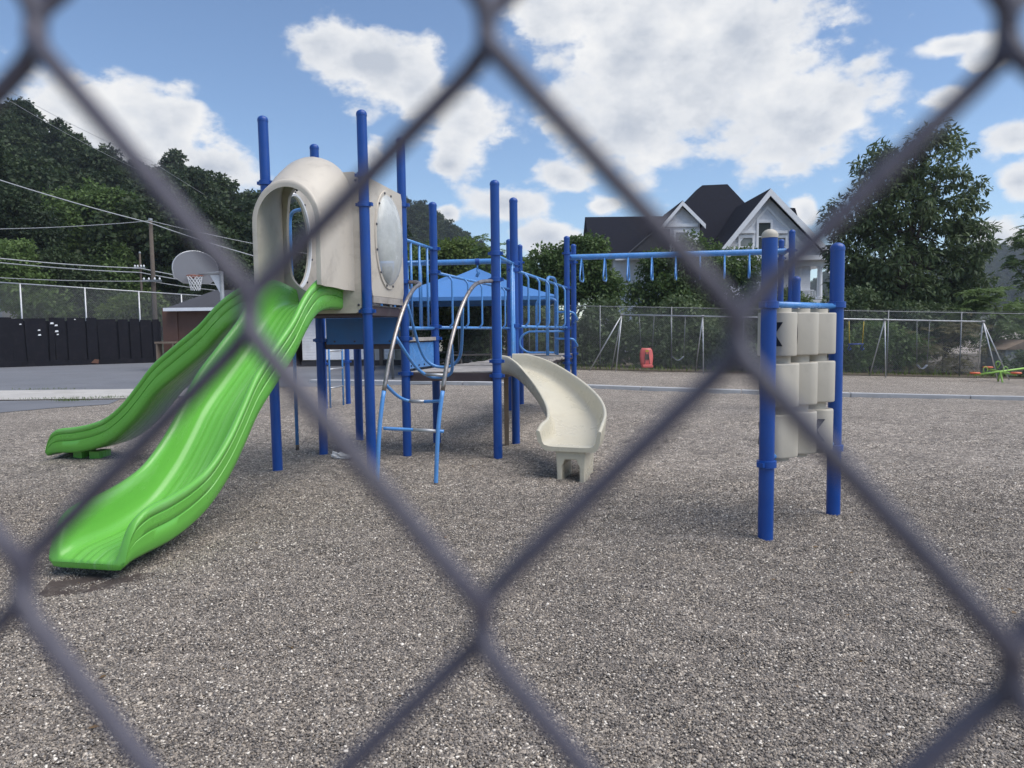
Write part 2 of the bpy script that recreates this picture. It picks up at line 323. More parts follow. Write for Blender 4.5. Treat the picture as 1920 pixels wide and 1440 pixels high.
gravel_ground_mat()

# ------------------------------------------------------------------ mesh helpers
def tag(o, label=None, cat=None, group=None, kind=None):
    if label: o['label'] = label
    if cat: o['category'] = cat
    if group: o['group'] = group
    if kind: o['kind'] = kind
    return o
def empty(name, loc, label, cat, group=None):
    o = bpy.data.objects.new(name, None); COL.objects.link(o); o.location = loc
    o.empty_display_size = 0.2
    return tag(o, label, cat, group)
def link(name, me, parent=None, loc=None):
    o = bpy.data.objects.new(name, me); COL.objects.link(o)
    if parent is not None:
        o.parent = parent
    if loc is not None: o.location = loc
    return o
class MB:
    def __init__(self): self.v, self.f = [], []
    def add(self, vs, fs):
        n = len(self.v); self.v += [tuple(x) for x in vs]; self.f += [tuple(i + n for i in f) for f in fs]; return self
    def box(self, c, size, rot=None):
        x, y, z = size[0] / 2, size[1] / 2, size[2] / 2
        pts = [Vector(p) for p in ((-x, -y, -z), (x, -y, -z), (x, y, -z), (-x, y, -z), (-x, -y, z), (x, -y, z), (x, y, z), (-x, y, z))]
        if rot is not None: pts = [rot @ p for p in pts]
        c = Vector(c)
        return self.add([p + c for p in pts], [(0, 3, 2, 1), (4, 5, 6, 7), (0, 1, 5, 4), (1, 2, 6, 5), (2, 3, 7, 6), (3, 0, 4, 7)])
    def tube(self, pts, r, n=10, cap=True, closed=False):
        pts = [Vector(p) for p in pts]; m = len(pts)
        rs = r if isinstance(r, (list, tuple)) else [r] * m
        tang = []
        for i in range(m):
            if closed: t = pts[(i + 1) % m] - pts[i - 1]
            else: t = pts[min(i + 1, m - 1)] - pts[max(i - 1, 0)]
            tang.append(t.normalized())
        a = Vector((0, 0, 1)) if abs(tang[0].z) < 0.9 else Vector((1, 0, 0))
        nrm = (a - tang[0] * a.dot(tang[0])).normalized()
        vs, fs = [], []
        for i in range(m):
            nrm = (nrm - tang[i] * nrm.dot(tang[i])).normalized()
            bn = tang[i].cross(nrm)
            for k in range(n):
                an = 2 * math.pi * k / n
                vs.append(pts[i] + (nrm * math.cos(an) + bn * math.sin(an)) * rs[i])
        for i in range(m if closed else m - 1):
            j = (i + 1) % m
            for k in range(n):
                fs.append((i * n + k, i * n + (k + 1) % n, j * n + (k + 1) % n, j * n + k))
        if cap and not closed:
            fs.append(tuple(range(n - 1, -1, -1))); fs.append(tuple((m - 1) * n + k for k in range(n)))
        return self.add(vs, fs)
    def lathe(self, c, prof, n=20, axis=None):
        """prof: (radius, height) pairs"""
        c = Vector(c); vs, fs = [], []
        for (r, h) in prof:
            for k in range(n):
                a = 2 * math.pi * k / n
                p = Vector((r * math.cos(a), r * math.sin(a), h))
                if axis is not None: p = axis @ p
                vs.append(c + p)
        for i in range(len(prof) - 1):
            for k in range(n):
                fs.append((i * n + k, i * n + (k + 1) % n, (i + 1) * n + (k + 1) % n, (i + 1) * n + k))
        fs.append(tuple(range(n - 1, -1, -1))); fs.append(tuple((len(prof) - 1) * n + k for k in range(n)))
        return self.add(vs, fs)
    def prism(self, poly, d):
        """poly: list of 3D points, extruded by vector d"""
        d = Vector(d); n = len(poly); poly = [Vector(p) for p in poly]
        return self.add(poly + [p + d for p in poly], [tuple(range(n - 1, -1, -1)), tuple(range(n, 2 * n))] + [(i, (i + 1) % n, n + (i + 1) % n, n + i) for i in range(n)])
    def grid(self, rows, closed=False):
        m = len(rows[0]); vs = [p for r_ in rows for p in r_]; fs = []
        for i in range(len(rows) - 1):
            for k in range(m if closed else m - 1):
                fs.append((i * m + k, i * m + (k + 1) % m, (i + 1) * m + (k + 1) % m, (i + 1) * m + k))
        return self.add(vs, fs)
    def mesh(self, name, mat, smooth=False, angle=None):
        me = bpy.data.meshes.new(name); me.from_pydata(self.v, [], self.f)
        bm = bmesh.new(); bm.from_mesh(me); bmesh.ops.recalc_face_normals(bm, faces=bm.faces); bm.to_mesh(me); bm.free()
        if mat: me.materials.append(MAT[mat])
        if smooth or angle:
            me.polygons.foreach_set('use_smooth', [True] * len(me.polygons))
            if angle: me.set_sharp_from_angle(angle=R(angle))
        me.update()
        return me
    def build(self, name, mat, parent=None, smooth=False, angle=None, label=None, bevel=0, origin=None):
        me = self.mesh(name, mat, smooth, angle)
        if origin is not None: me.transform(Matrix.Translation(-Vector(origin)))
        o = link(name, me, parent, origin)
        if parent is not None and parent.location.length > 0:   # meshes are written in world coordinates
            o.location = (Vector(origin) if origin is not None else Vector()) - parent.location
        if label: o['label'] = label
        if bevel:
            b = o.modifiers.new('bevel', 'BEVEL'); b.width = bevel; b.segments = 2; b.limit_method = 'ANGLE'
        return o
def bez(p0, p1, p2, p3, n=16):
    p0, p1, p2, p3 = map(Vector, (p0, p1, p2, p3)); out = []
    for i in range(n + 1):
        t = i / n; s = 1 - t
        out.append(p0 * s ** 3 + p1 * 3 * s * s * t + p2 * 3 * s * t * t + p3 * t ** 3)
    return out
def rounded(pts, r=0.08, n=6):
    """polyline with rounded corners"""
    pts = [Vector(p) for p in pts]; out = [pts[0]]
    for i in range(1, len(pts) - 1):
        a, b, c = pts[i - 1], pts[i], pts[i + 1]
        ra = min(r, (a - b).length * 0.48, (c - b).length * 0.48)
        s, e = b + (a - b).normalized() * ra, b + (c - b).normalized() * ra
        for k in range(n + 1):
            t = k / n
            out.append(s * (1 - t) ** 2 + b * 2 * t * (1 - t) + e * t * t)
    out.append(pts[-1]); return out
def interp(xs, ys, x):
    return float(np.interp(x, xs, ys))
def smooth_interp(xs, ys, x):
    """Catmull-Rom style smooth curve through samples"""
    i = max(0, min(len(xs) - 2, int(np.searchsorted(xs, x)) - 1))
    x0, x1 = xs[i], xs[i + 1]; t = (x - x0) / (x1 - x0); t = min(1, max(0, t))
    def sl(j):
        if j <= 0: return (ys[1] - ys[0]) / (xs[1] - xs[0])
        if j >= len(xs) - 1: return (ys[-1] - ys[-2]) / (xs[-1] - xs[-2])
        return (ys[j + 1] - ys[j - 1]) / (xs[j + 1] - xs[j - 1])
    h = x1 - x0; m0, m1 = sl(i) * h, sl(i + 1) * h
    return (2 * t ** 3 - 3 * t * t + 1) * ys[i] + (t ** 3 - 2 * t * t + t) * m0 + (-2 * t ** 3 + 3 * t * t) * ys[i + 1] + (t ** 3 - t * t) * m1

# ------------------------------------------------------------------ the ground
def sstep(a, b, x):
    t = min(1, max(0, (x - a) / (b - a))); return t * t * (3 - 2 * t)
def gz_base(x, y):
    return -0.03 * min(max(0.0, x), 26) * sstep(9, 22, y)
def gz(x, y):
    z = gz_base(x, y)
    if y < 26:
        k = sstep(26, 12, y) * sstep(-9.2, -7.0, x)
        z += k * (0.036 * noise.noise((x * 1.1, y * 1.6, 1.7)) + 0.034 * noise.noise((x * 2.4, y * 3.6, 5.1)) + 0.016 * noise.noise((x * 6.5, y * 8, 9.0)) + 0.006 * noise.noise((x * 15, y * 17, 2.0)))
        z -= 0.045 * math.exp(-(((x + 2.65) / 0.40) ** 2 + ((y - 4.25) / 0.28) ** 2))   # scooped hollow at the slide exit
        z += 0.02 * math.exp(-(((x + 2.65) / 0.9) ** 2 + ((y - 3.7) / 0.3) ** 2))
    return z
def build_ground():
    def axis(a, b, st, far, k=1.22):
        c = list(np.arange(a, b + 1e-6, st)); s = st
        lo, hi = [a], [b]
        while lo[-1] > -far: s *= k; lo.append(lo[-1] - s)
        s = st
        while hi[-1] < far: s *= k; hi.append(hi[-1] + s)
        return lo[:0:-1] + c + hi[1:]
    xs, ys = axis(-6.5, 7.5, 0.07, 620), axis(0.2, 12, 0.07, 620)
    V = [(x, y, gz(x, y)) for y in ys for x in xs]
    n, m = len(xs), len(ys)
    F = [(j * n + i, j * n + i + 1, (j + 1) * n + i + 1, (j + 1) * n + i) for j in range(m - 1) for i in range(n - 1)]
    me = bpy.data.meshes.new('ground'); me.from_pydata(V, [], F); me.materials.append(MAT['gravel_bed'])
    me.polygons.foreach_set('use_smooth', [True] * len(me.polygons)); me.update()
    o = link('ground', me); tag(o, 'grey brown pea gravel bed under the playground', 'ground', kind='structure')
    return o
ground = build_ground()
def soil_d(x, y):
    a = math.atan2(y - 4.30, x + 2.62); r = 1 + 0.25 * math.sin(3 * a + 1) + 0.18 * math.sin(5 * a)
    return math.hypot((x + 2.62) / 0.27, (y - 4.30) / 0.15) / r
def build_pebbles():
    """loose pea gravel lying on the bed in the foreground (uncountable: stuff)"""
    xs, ys = np.arange(-6.2, 6.3, 0.06), np.arange(2.1, 7.5, 0.06)
    V = []; W = []
    for y in ys:
        for x in xs:
            V.append((x, y, gz(x, y) - 0.001))
    n = len(xs); F = []
    for j in range(len(ys) - 1):
        for i in range(n - 1):
            if abs(xs[i] + 0.05) < 0.76 * ys[j] + 0.35: F.append((j * n + i, j * n + i + 1, (j + 1) * n + i + 1, (j + 1) * n + i))
    me = bpy.data.meshes.new('gravel'); me.from_pydata(V, [], F); me.update()
    at = me.attributes.new('dens', 'FLOAT', 'POINT')
    at.data.foreach_set('value', [20000.0 * (1 - 0.95 * sstep(3.6, 7.4, v[1])) * (1 - 0.55 * (soil_d(v[0], v[1]) < 1)) for v in V])
    o = link('gravel', me); tag(o, 'small loose grey and tan pebbles of the gravel bed', 'gravel', kind='stuff')
    g = bpy.data.node_groups.new('scatter_pebbles', 'GeometryNodeTree')
    g.interface.new_socket('Geometry', in_out='INPUT', socket_type='NodeSocketGeometry')
    g.interface.new_socket('Geometry', in_out='OUTPUT', socket_type='NodeSocketGeometry')
    L = g.links.new
    gi, go = N(g, 'NodeGroupInput'), N(g, 'NodeGroupOutput')
    na = N(g, 'GeometryNodeInputNamedAttribute', data_type='FLOAT'); na.inputs['Name'].default_value = 'dens'
    dp = N(g, 'GeometryNodeDistributePointsOnFaces'); L(gi.outputs[0], dp.inputs['Mesh']); L(na.outputs['Attribute'], dp.inputs['Density'])
    ico = N(g, 'GeometryNodeMeshIcoSphere'); ico.inputs['Radius'].default_value = 1.0; ico.inputs['Subdivisions'].default_value = 2
    ss = N(g, 'GeometryNodeSetShadeSmooth'); L(ico.outputs['Mesh'], ss.inputs[0])
    sm = N(g, 'GeometryNodeSetMaterial'); sm.inputs['Material'].default_value = MAT['pebble']; L(ss.outputs[0], sm.inputs[0])
    ip = N(g, 'GeometryNodeInstanceOnPoints'); L(dp.outputs['Points'], ip.inputs['Points']); L(sm.outputs[0], ip.inputs['Instance'])
    rr = N(g, 'FunctionNodeRandomValue', data_type='FLOAT_VECTOR'); rr.inputs['Min'].default_value = (-0.5, -0.5, 0); rr.inputs['Max'].default_value = (0.5, 0.5, 6.283)
    L(rr.outputs[0], ip.inputs['Rotation'])
    rs = N(g, 'FunctionNodeRandomValue', data_type='FLOAT_VECTOR'); rs.inputs['Min'].default_value = (0.0034, 0.0026, 0.0020); rs.inputs['Max'].default_value = (0.0068, 0.0050, 0.0037)
    rs.inputs['Seed'].default_value = 3
    rb = N(g, 'FunctionNodeRandomValue', data_type='FLOAT'); rb.inputs[2].default_value = 0.0; rb.inputs[3].default_value = 1.0; rb.inputs['Seed'].default_value = 8
    pw = N(g, 'ShaderNodeMath', operation='POWER'); pw.inputs[1].default_value = 9.0; L(rb.outputs[1], pw.inputs[0])
    ma = N(g, 'ShaderNodeMath', operation='MULTIPLY_ADD'); ma.inputs[1].default_value = 0.9; ma.inputs[2].default_value = 0.92; L(pw.outputs[0], ma.inputs[0])
    sc = N(g, 'ShaderNodeVectorMath', operation='SCALE'); L(rs.outputs[0], sc.inputs[0]); L(ma.outputs[0], sc.inputs['Scale'])
    L(sc.outputs[0], ip.inputs['Scale'])
    tr = N(g, 'GeometryNodeTranslateInstances'); L(ip.outputs[0], tr.inputs[0])
    rt = N(g, 'FunctionNodeRandomValue', data_type='FLOAT_VECTOR'); rt.inputs['Min'].default_value = (0, 0, 0.0); rt.inputs['Max'].default_value = (0, 0, 0.006); rt.inputs['Seed'].default_value = 5
    tr.inputs['Local Space'].default_value = False
    L(rt.outputs[0], tr.inputs['Translation'])
    L(tr.outputs[0], go.inputs[0])
    md = o.modifiers.new('scatter', 'NODES'); md.node_group = g
build_pebbles()

def sheet(name, pts, z, mat, label, cat, sub=None):
    """flat ground sheet following the ground level, pts in order"""
    bm = bmesh.new(); vs = [bm.verts.new((p[0], p[1], 0)) for p in pts]; bm.faces.new(vs)
    bmesh.ops.triangulate(bm, faces=bm.faces)
    for _ in range(sub or 4): bmesh.ops.subdivide_edges(bm, edges=[e for e in bm.edges if e.calc_length() > 0.8], cuts=1)
    bmesh.ops.triangulate(bm, faces=bm.faces)
    for v in bm.verts: v.co.z = gz(v.co.x, v.co.y) * (1.0 if v.co.y > 0 else 1.0) + z
    bmesh.ops.recalc_face_normals(bm, faces=bm.faces)
    me = bpy.data.meshes.new(name); bm.to_mesh(me); bm.free(); me.materials.append(MAT[mat])
    if me.polygons and me.polygons[0].normal.z < 0: me.flip_normals()
    o = link(name, me); tag(o, label, cat, kind='structure'); return o
sheet('asphalt_court', [(-60, 19.6), (-9.5, 19.9), (-6.0, 22.2), (-1.0, 20.6), (0.5, 24), (-1, 40), (-60, 40)], 0.012, 'asphalt', 'blue grey asphalt court in front of the black board fence', 'court', 6)
sheet('asphalt_patch', [(-40, 13.0), (-10.6, 13.6), (-9.6, 15.0), (-8.9, 15.6), (-9.3, 16.75), (-40, 16.75)], 0.008, 'asphalt', 'asphalt corner between the gravel and the concrete walk', 'asphalt', 6)
sheet('concrete_walk', [(-40, 16.7), (-8.6, 16.9), (-7.2, 17.6), (-6.6, 19.9), (-40, 19.75)], 0.022, 'concrete', 'pale concrete walk beside the asphalt court', 'path', 6)
sheet('leaf_strip', [(-2.0, 30.0), (6, 28.7), (20, 28.4), (60, 28.4), (60, 60), (-2, 60)], 0.02, 'leaf_soil', 'dark leafy soil under the shrubs along the back fence', 'ground', 6)

pmat('dark_soil', (0.055, 0.040, 0.034), 0.95, var=0.3, scale=8, bump=0.6, bscale=40, dirt=(0.16, 0.135, 0.115), dirt_amt=0.7, dirt_scale=14)
sheet('soil_hollow', [(-2.62 + 0.28 * r_ * math.cos(t_), 4.30 + 0.16 * r_ * math.sin(t_)) for t_, r_ in [(t_, 1 + 0.25 * math.sin(3 * t_ + 1) + 0.18 * math.sin(5 * t_)) for t_ in np.linspace(0, 6.2, 30)]], 0.006, 'dark_soil', 'dark bare soil scooped out below the slide exit', 'soil', 2)
def build_kerb():
    a, b = Vector((-6.2, 21.9, 0)), Vector((15.5, 15.0, 0)); n = 9
    d = (b - a) / n; u_ = d.normalized(); w = Vector((-u_.y, u_.x, 0)) * 0.14
    k = empty('kerb', (0, 0, 0), None, None); k['kind'] = 'structure'; k['label'] = 'pale grey concrete kerb running across the gravel'
    for i in range(n):
        p, q = a + d * i + u_ * 0.008, a + d * (i + 1) - u_ * 0.008
        m = MB(); vs = []
        for (s, zz) in ((p, -0.1), (q, -0.1), (p, 0.10), (q, 0.10)):
            for sg in (-1, 1):
                c = s + w * sg; vs.append((c.x, c.y, gz_base(c.x, c.y) + zz))
        m.add(vs, [(0, 1, 3, 2), (4, 5, 7, 6), (0, 2, 6, 4), (1, 3, 7, 5), (0, 1, 5, 4), (2, 3, 7, 6)])
        m.build('kerb_stone', 'kerb_paint', k, bevel=0.015)
build_kerb()

# ------------------------------------------------------------------ the play structure
def wmat(o):
    m = Matrix.Identity(4)
    while o is not None:
        m = o.matrix_basis @ m; o = o.parent
    return m
def put(o, parent, M):
    o.parent = parent; o.matrix_basis = wmat(parent).inverted() @ M; return o
def wbuild(mb, name, mat, parent, **kw):
    """mesh written in world coordinates, linked under a parent anywhere in the tree"""
    sm, an, label, bevel = kw.get('smooth', False), kw.get('angle'), kw.get('label'), kw.get('bevel', 0)
    o = link(name, mb.mesh(name, mat, sm, an), parent); o.matrix_basis = wmat(parent).inverted()
    if label: o['label'] = label
    if bevel:
        b = o.modifiers.new('bevel', 'BEVEL'); b.width = bevel; b.segments = 2; b.limit_method = 'ANGLE'
    return o
MB.build_ = MB.build
def _build(self, name, mat, parent=None, **kw):
    if parent is None: return self.build_(name, mat, None, **kw)
    return wbuild(self, name, mat, parent, **kw)
MB.build = _build

U2 = Vector((0.98, -0.2, 0)).normalized(); V2 = Vector((0.2, 0.98, 0)).normalized()
A = 1.10; Z3 = Vector((0, 0, 1))
L1 = Vector((-2.58, 7.70, 0)); PF = L1 + U2 * A; B_ = L1 + V2 * A; C_ = PF + V2 * A
D_ = C_ + V2 * A + U2 * 0.03; E_ = C_ + U2 * (A + 0.03); F_ = D_ + U2 * A; N_ = B_ + V2 * A
G_ = Vector((1.05, 13.4, 0)); J_ = G_ - U2 * A; L_ = G_ + V2 * A; K_ = J_ + V2 * A
M1 = Vector((5.0, 12.75, 0)); M2 = M1 + V2 * A
Q1 = Vector((-3.75, 14.15, 0)); Q2 = Q1 + V2 * A
S1 = P(1490, 700, 9.2); S1.z = 0
PR = 0.053
ps = empty('play_structure', (-1.3, 8.6, 0), 'large blue post play structure with green slides, beige hood panels and overhead bars', 'play structure')

def post_mesh(h):
    m = MB(); pr = [(PR, -0.15), (PR, h - 0.06)]
    return m.lathe((0, 0, 0), pr, 20).mesh('post', 'post_blue', angle=40)
def cap_mesh():
    m = MB(); pr = [(PR + 0.003, -0.062), (PR + 0.003, -0.045)] + [((PR + 0.003) * math.cos(a), -0.045 + 0.045 * math.sin(a)) for a in np.linspace(0.15, 1.5, 7)]
    return m.lathe((0, 0, 0), pr, 20).mesh('post_cap', 'post_blue', angle=40)
def clamp_mesh():
    m = MB(); m.lathe((0, 0, 0), [(PR + 0.003, -0.026), (PR + 0.015, -0.023), (PR + 0.015, 0.023), (PR + 0.003, 0.026)], 20)
    m.box((PR + 0.02, 0, 0), (0.035, 0.045, 0.036)); m.box((-PR - 0.018, 0, 0), (0.03, 0.05, 0.032))
    return m.mesh('clamp', 'post_blue', angle=40)
CAPM, CLM = cap_mesh(), clamp_mesh(); PM = {}
def post(parent, pos, h, clamps=(), tilt=(0, 0), ang=-11.5, label=None, cap_mat=None):
    if h not in PM: PM[h] = post_mesh(h)
    o = link('post', PM[h]); put(o, parent, Matrix.Translation((pos.x, pos.y, gz(pos.x, pos.y))) @ Matrix.Rotation(R(tilt[0]), 4, 'Y') @ Matrix.Rotation(R(tilt[1]), 4, 'X'))
    W = wmat(o)
    c = link('post_cap', CAPM); put(c, o, W @ Matrix.Translation((0, 0, h)))
    if cap_mat:
        c.data = CAPM.copy(); c.data.materials.clear(); c.data.materials.append(MAT[cap_mat])
    for z in clamps:
        k = link('clamp', CLM); put(k, o, W @ Matrix.Translation((0, 0, z)) @ Matrix.Rotation(R(ang), 4, 'Z'))
    if label: o['label'] = label
    return o
post(ps, L1, 3.80, (3.10, 1.74), tilt=(-0.4, 0))
post(ps, PF, 3.80, (3.14, 2.84, 1.74), tilt=(-0.2, 0))
post(ps, B_, 3.79, (1.42,))
post(ps, C_, 3.79, (3.0, 2.1, 1.42, 1.0))
post(ps, D_, 3.24, (2.62, 2.31, 1.58, 1.42))
post(ps, E_, 3.24, (2.40, 2.1, 1.15, 0.98))
post(ps, F_, 3.24, (2.38, 2.30, 1.57, 1.0))
post(ps, N_, 3.0, (1.42,))
post(ps, J_, 3.26, (2.31, 1.56, 1.0)); post(ps, G_, 3.27, (2.95, 2.31, 1.56, 1.02, 0.9)); post(ps, K_, 3.27, (2.9, 1.0)); post(ps, L_, 3.27, (2.9, 1.06))
post(ps, M1, 3.27, (2.9, 2.0)); post(ps, M2, 3.27, (2.9, 2.0)); post(ps, Q1, 3.1, (2.9, 0.9)); post(ps, Q2, 3.1, (2.9, 0.9))
post(ps, S1, 2.18, (1.6,), label='short blue post beyond the game panel')

# decks
def deck(name, c4, z, label):
    ctr = sum(c4, Vector()) / 4
    pts = [ctr + (p - ctr) * 0.965 for p in c4]
    m = MB(); m.prism([p + Z3 * (z - 0.11) for p in pts], Z3 * 0.10)
    d = m.build('deck', 'deck_coat', ps, bevel=0.008, label=label)
    m = MB(); pts2 = [ctr + (p - ctr) * 0.955 for p in c4]
    m.prism([p + Z3 * (z - 0.007) for p in pts2], Z3 * 0.010); m.build('deck_surface', 'deck_top', d)
    return d
deck('deck', [L1, PF, C_, B_], 1.80, 'high deck of the slide tower')
deck('deck', [B_, C_, D_, N_], 1.42, 'middle step deck behind the slide tower')
deck('deck', [C_, E_, F_, D_], 1.03, 'low deck above the arched climber')
deck('deck', [J_, G_, L_, K_], 1.05, 'far deck below the overhead bars')
def bridge():
    # walkway of boards between the low deck and the far deck
    m = MB()
    for s in (0.10, 0.90):
        a, b = D_.lerp(F_, s) + V2 * 0.06, J_.lerp(G_, s) - V2 * 0.06
        m.tube([a + Z3 * 0.96, b + Z3 * 0.97], 0.03, 8)
    br = m.build('bridge', 'deck_coat', ps, angle=40, label='walkway bridge between the low deck and the far deck')
    n = 22
    a, b = D_ + V2 * 0.07, J_ - V2 * 0.07; a2, b2 = F_ + V2 * 0.07, G_ - V2 * 0.07
    for i in range(n):
        t0, t1 = (i + 0.04) / n, (i + 0.96) / n; z = 0.99 + 0.012 * random.uniform(-1, 1)
        q = [a.lerp(b, t0).lerp(a2.lerp(b2, t0), 0.04), a.lerp(b, t0).lerp(a2.lerp(b2, t0), 0.96), a.lerp(b, t1).lerp(a2.lerp(b2, t1), 0.96), a.lerp(b, t1).lerp(a2.lerp(b2, t1), 0.04)]
        m = MB(); m.prism([p + Z3 * z for p in q], Z3 * 0.045); m.build('plank', 'deck_top', br)
bridge()
# risers below the decks
def riser(a, b, z0, z1, mat, label, inset=0.08):
    d = (b - a).normalized(); nrm = Vector((-d.y, d.x, 0)) * 0.02
    p, q = a + d * inset, b - d * inset
    m = MB(); m.prism([p + Z3 * z0, q + Z3 * z0, q + Z3 * z1, p + Z3 * z1], nrm)
    o = m.build('riser_panel', mat, ps, bevel=0.004, label=label)
    for t in (0.12, 0.4, 0.6, 0.88):
        c = p.lerp(q, t) - nrm * 0.25 + Z3 * (z0 + 0.035)
        MB().lathe(c, [(0.011, -0.008), (0.011, 0.008)], 8, Matrix.Rotation(R(90), 3, 'X')).build('bolt', 'bolt', o)
riser(B_, C_, 1.37, 1.69, 'panel_blue', 'dark blue riser under the high deck')
riser(C_, D_, 1.06, 1.38, 'rail_blue', 'light blue riser beside the low deck', 0.07)
m = MB(); m.prism([C_ + V2 * 0.06 + Z3 * 1.40, D_ - V2 * 0.06 + Z3 * 1.40, D_ - V2 * 0.06 + Z3 * 1.445, C_ + V2 * 0.06 + Z3 * 1.445], U2 * 0.03)
m.build('deck_edge', 'deck_top', ps)

# railings
def railing(a, b, zt, zb, n, label, r=0.021, rb=0.0155, inset=0.05, bent=False, mat='rail_blue'):
    d = (b - a).normalized()
    p, q = a + d * inset, b - d * inset
    m = MB(); m.tube([p + Z3 * zt, q + Z3 * zt], r, 10)
    ra = m.build('railing', mat, ps, smooth=True, label=label)
    MB().tube([p + Z3 * zb, q + Z3 * zb], r, 10).build('bottom_rail', mat, ra, smooth=True)
    off = Vector((d.y, -d.x, 0)) * 0.06
    for i in range(n):
        c = p.lerp(q, (i + 0.7) / (n + 0.4))
        if bent: pts = rounded([c + Z3 * zt, c + off + Z3 * (zt - 0.06), c + off + Z3 * (zb + 0.05), c + Z3 * zb], 0.05)
        else: pts = [c + Z3 * zt, c + Z3 * zb]
        MB().tube(pts, rb, 8).build('baluster', mat, ra, smooth=True)
    return ra
railing(C_, D_, 2.62, 1.56, 3, 'upright railing on the middle step deck')
railing(D_, J_, 2.31, 1.57, 5, 'bridge railing beside the canopy', bent=True)
railing(F_, G_, 2.31, 1.57, 5, 'bridge railing on the swing side', bent=True)
railing(N_, D_, 2.45, 1.56, 5, 'rear railing of the middle step deck')
# entry bar and hand loops above the cream slide
MB().tube([E_ + V2 * 0.04 + Z3 * 2.39, F_ - V2 * 0.03 + Z3 * 2.385], 0.021, 10).build('entry_bar', 'rail_blue', ps, smooth=True)
for (b, t) in ((E_, 0.09), (F_, -0.16)):
    p = b + V2 * t; q = p + V2 * 0.11
    MB().tube(rounded([p + Z3 * 2.38, p + Z3 * 1.14, q + Z3 * 1.14, q + Z3 * 2.38], 0.05), 0.019, 8).build('hand_loop', 'rail_blue', ps, smooth=True)

# far deck: loop ladder, arch rail, rungs
p0 = J_.lerp(G_, 0.30); 
MB().tube(rounded([G_ - U2 * 0.05 + Z3 * 1.50, p0 + Z3 * 1.50, p0 - U2 * 0.14 + Z3 * 1.38, p0 - U2 * 0.14 + Z3 * 1.22, p0 + Z3 * 1.10, G_ - U2 * 0.25 + Z3 * 1.10], 0.12, 8), 0.02, 8).build('side_loop', 'rail_blue', ps, smooth=True)
q0 = G_ - U2 * 0.36 - V2 * 0.1
MB().tube(rounded([q0 + Z3 * 1.05, q0 + Z3 * 2.52, q0 + U2 * 0.09 + V2 * 0.5 + Z3 * 2.52, q0 + U2 * 0.09 + V2 * 0.5 + Z3 * 1.05], 0.16, 8), 0.030, 10).build('arch_rail', 'rail_blue', ps, smooth=True)
q0 = G_ - U2 * 0.20 + V2 * 0.1
MB().tube(rounded([q0 - U2 * 0.4 + Z3 * 1.10, q0 - U2 * 0.4 + Z3 * 2.12, q0 + Z3 * 2.12, q0 + Z3 * 1.05], 0.14, 8), 0.024, 10).build('arch_rail', 'rail_blue', ps, smooth=True)
for z in (1.86, 1.36):
    a = G_ - U2 * 0.22 + Z3 * z; b = G_ + U2 * 0.02 + Z3 * z
    MB().tube(rounded([a, b + U2 * 0.1, b + U2 * 0.16 - Z3 * 0.14 + V2 * 0.15, L_ + Z3 * (z - 0.2)], 0.08), 0.02, 8).build('rung', 'rail_blue', ps, smooth=True)

# overhead bars: one beam with hanging trapeze loops each side
def overhead(a, b, z, label, loops, radius=0.055):
    m = MB(); m.tube([a + Z3 * z, b + Z3 * z], radius, 14)
    be = m.build('overhead_beam', 'rail_blue', ps, angle=40, label=label)
    d = (b - a).normalized(); w = Vector((0.268, 0.963, 0))
    for t in loops:
        c = a.lerp(b, t) + Z3 * z
        pts = rounded([c - w * 0.03 - Z3 * 0.03, c - w * 0.22 - Z3 * 0.40, c - w * 0.17 - Z3 * 0.47, c + w * 0.17 - Z3 * 0.47, c + w * 0.22 - Z3 * 0.40, c + w * 0.03 - Z3 * 0.03], 0.06, 5)
        MB().tube(pts, 0.0155, 8).build('hang_loop', 'rail_blue', be, smooth=True)
    return be
gl, mm_ = G_.lerp(L_, 0.5), M1.lerp(M2, 0.5)
be = overhead(gl, mm_, 2.93, 'overhead bar with trapeze loops in front of the white house', [0.055 + 0.1115 * i for i in range(9)])
for (a, b) in ((G_, L_), (M1, M2)):
    MB().tube([a + Z3 * 2.93, b + Z3 * 2.93], 0.032, 10).build('cross_bar', 'post_blue', ps, smooth=True)
jk, qq = J_.lerp(K_, 0.5), Q1.lerp(Q2, 0.5)
be2 = overhead(jk, qq, 2.90, 'overhead bar in front of the blue canopies', [])
c = jk.lerp(qq, 0.20) + Z3 * 2.9
MB().lathe(c, [(0.064, -0.04), (0.064, 0.04)], 14, Matrix.Rotation(R(90), 3, 'Y')).build('swivel_band', 'post_blue', be2, angle=40)
MB().tube([c - Z3 * 0.05, c - Z3 * 0.16], 0.018, 8).tube([c - Z3 * 0.15, c - Z3 * 0.22 + U2 * 0.02, c - Z3 * 0.30 - U2 * 0.02], 0.03, 8).build('swivel_hook', 'rail_blue', be2, smooth=True)
for (a, b) in ((J_, K_), (Q1, Q2)):
    MB().tube([a + Z3 * 2.90, b + Z3 * 2.90], 0.032, 10).build('cross_bar', 'post_blue', ps, smooth=True)
def end_ladder(a, b, label):
    p, q = a.lerp(b, 0.22), a.lerp(b, 0.78)
    la = MB().tube([p - Z3 * 0.1, p + Z3 * 2.0], 0.019, 8).build('ladder', 'rail_blue', ps, smooth=True, label=label)
    MB().tube([q - Z3 * 0.1, q + Z3 * 2.0], 0.019, 8).build('ladder_rail', 'rail_blue', la, smooth=True)
    for z in (0.40, 0.78, 1.15, 1.5, 1.85):
        MB().tube([p + Z3 * z, q + Z3 * z], 0.017, 8).build('rung', 'galvanised', la, smooth=True)
end_ladder(Q1, Q2, 'light blue ladder under the far end of the canopy side bar'); end_ladder(M1, M2, 'light blue ladder behind the game panel')

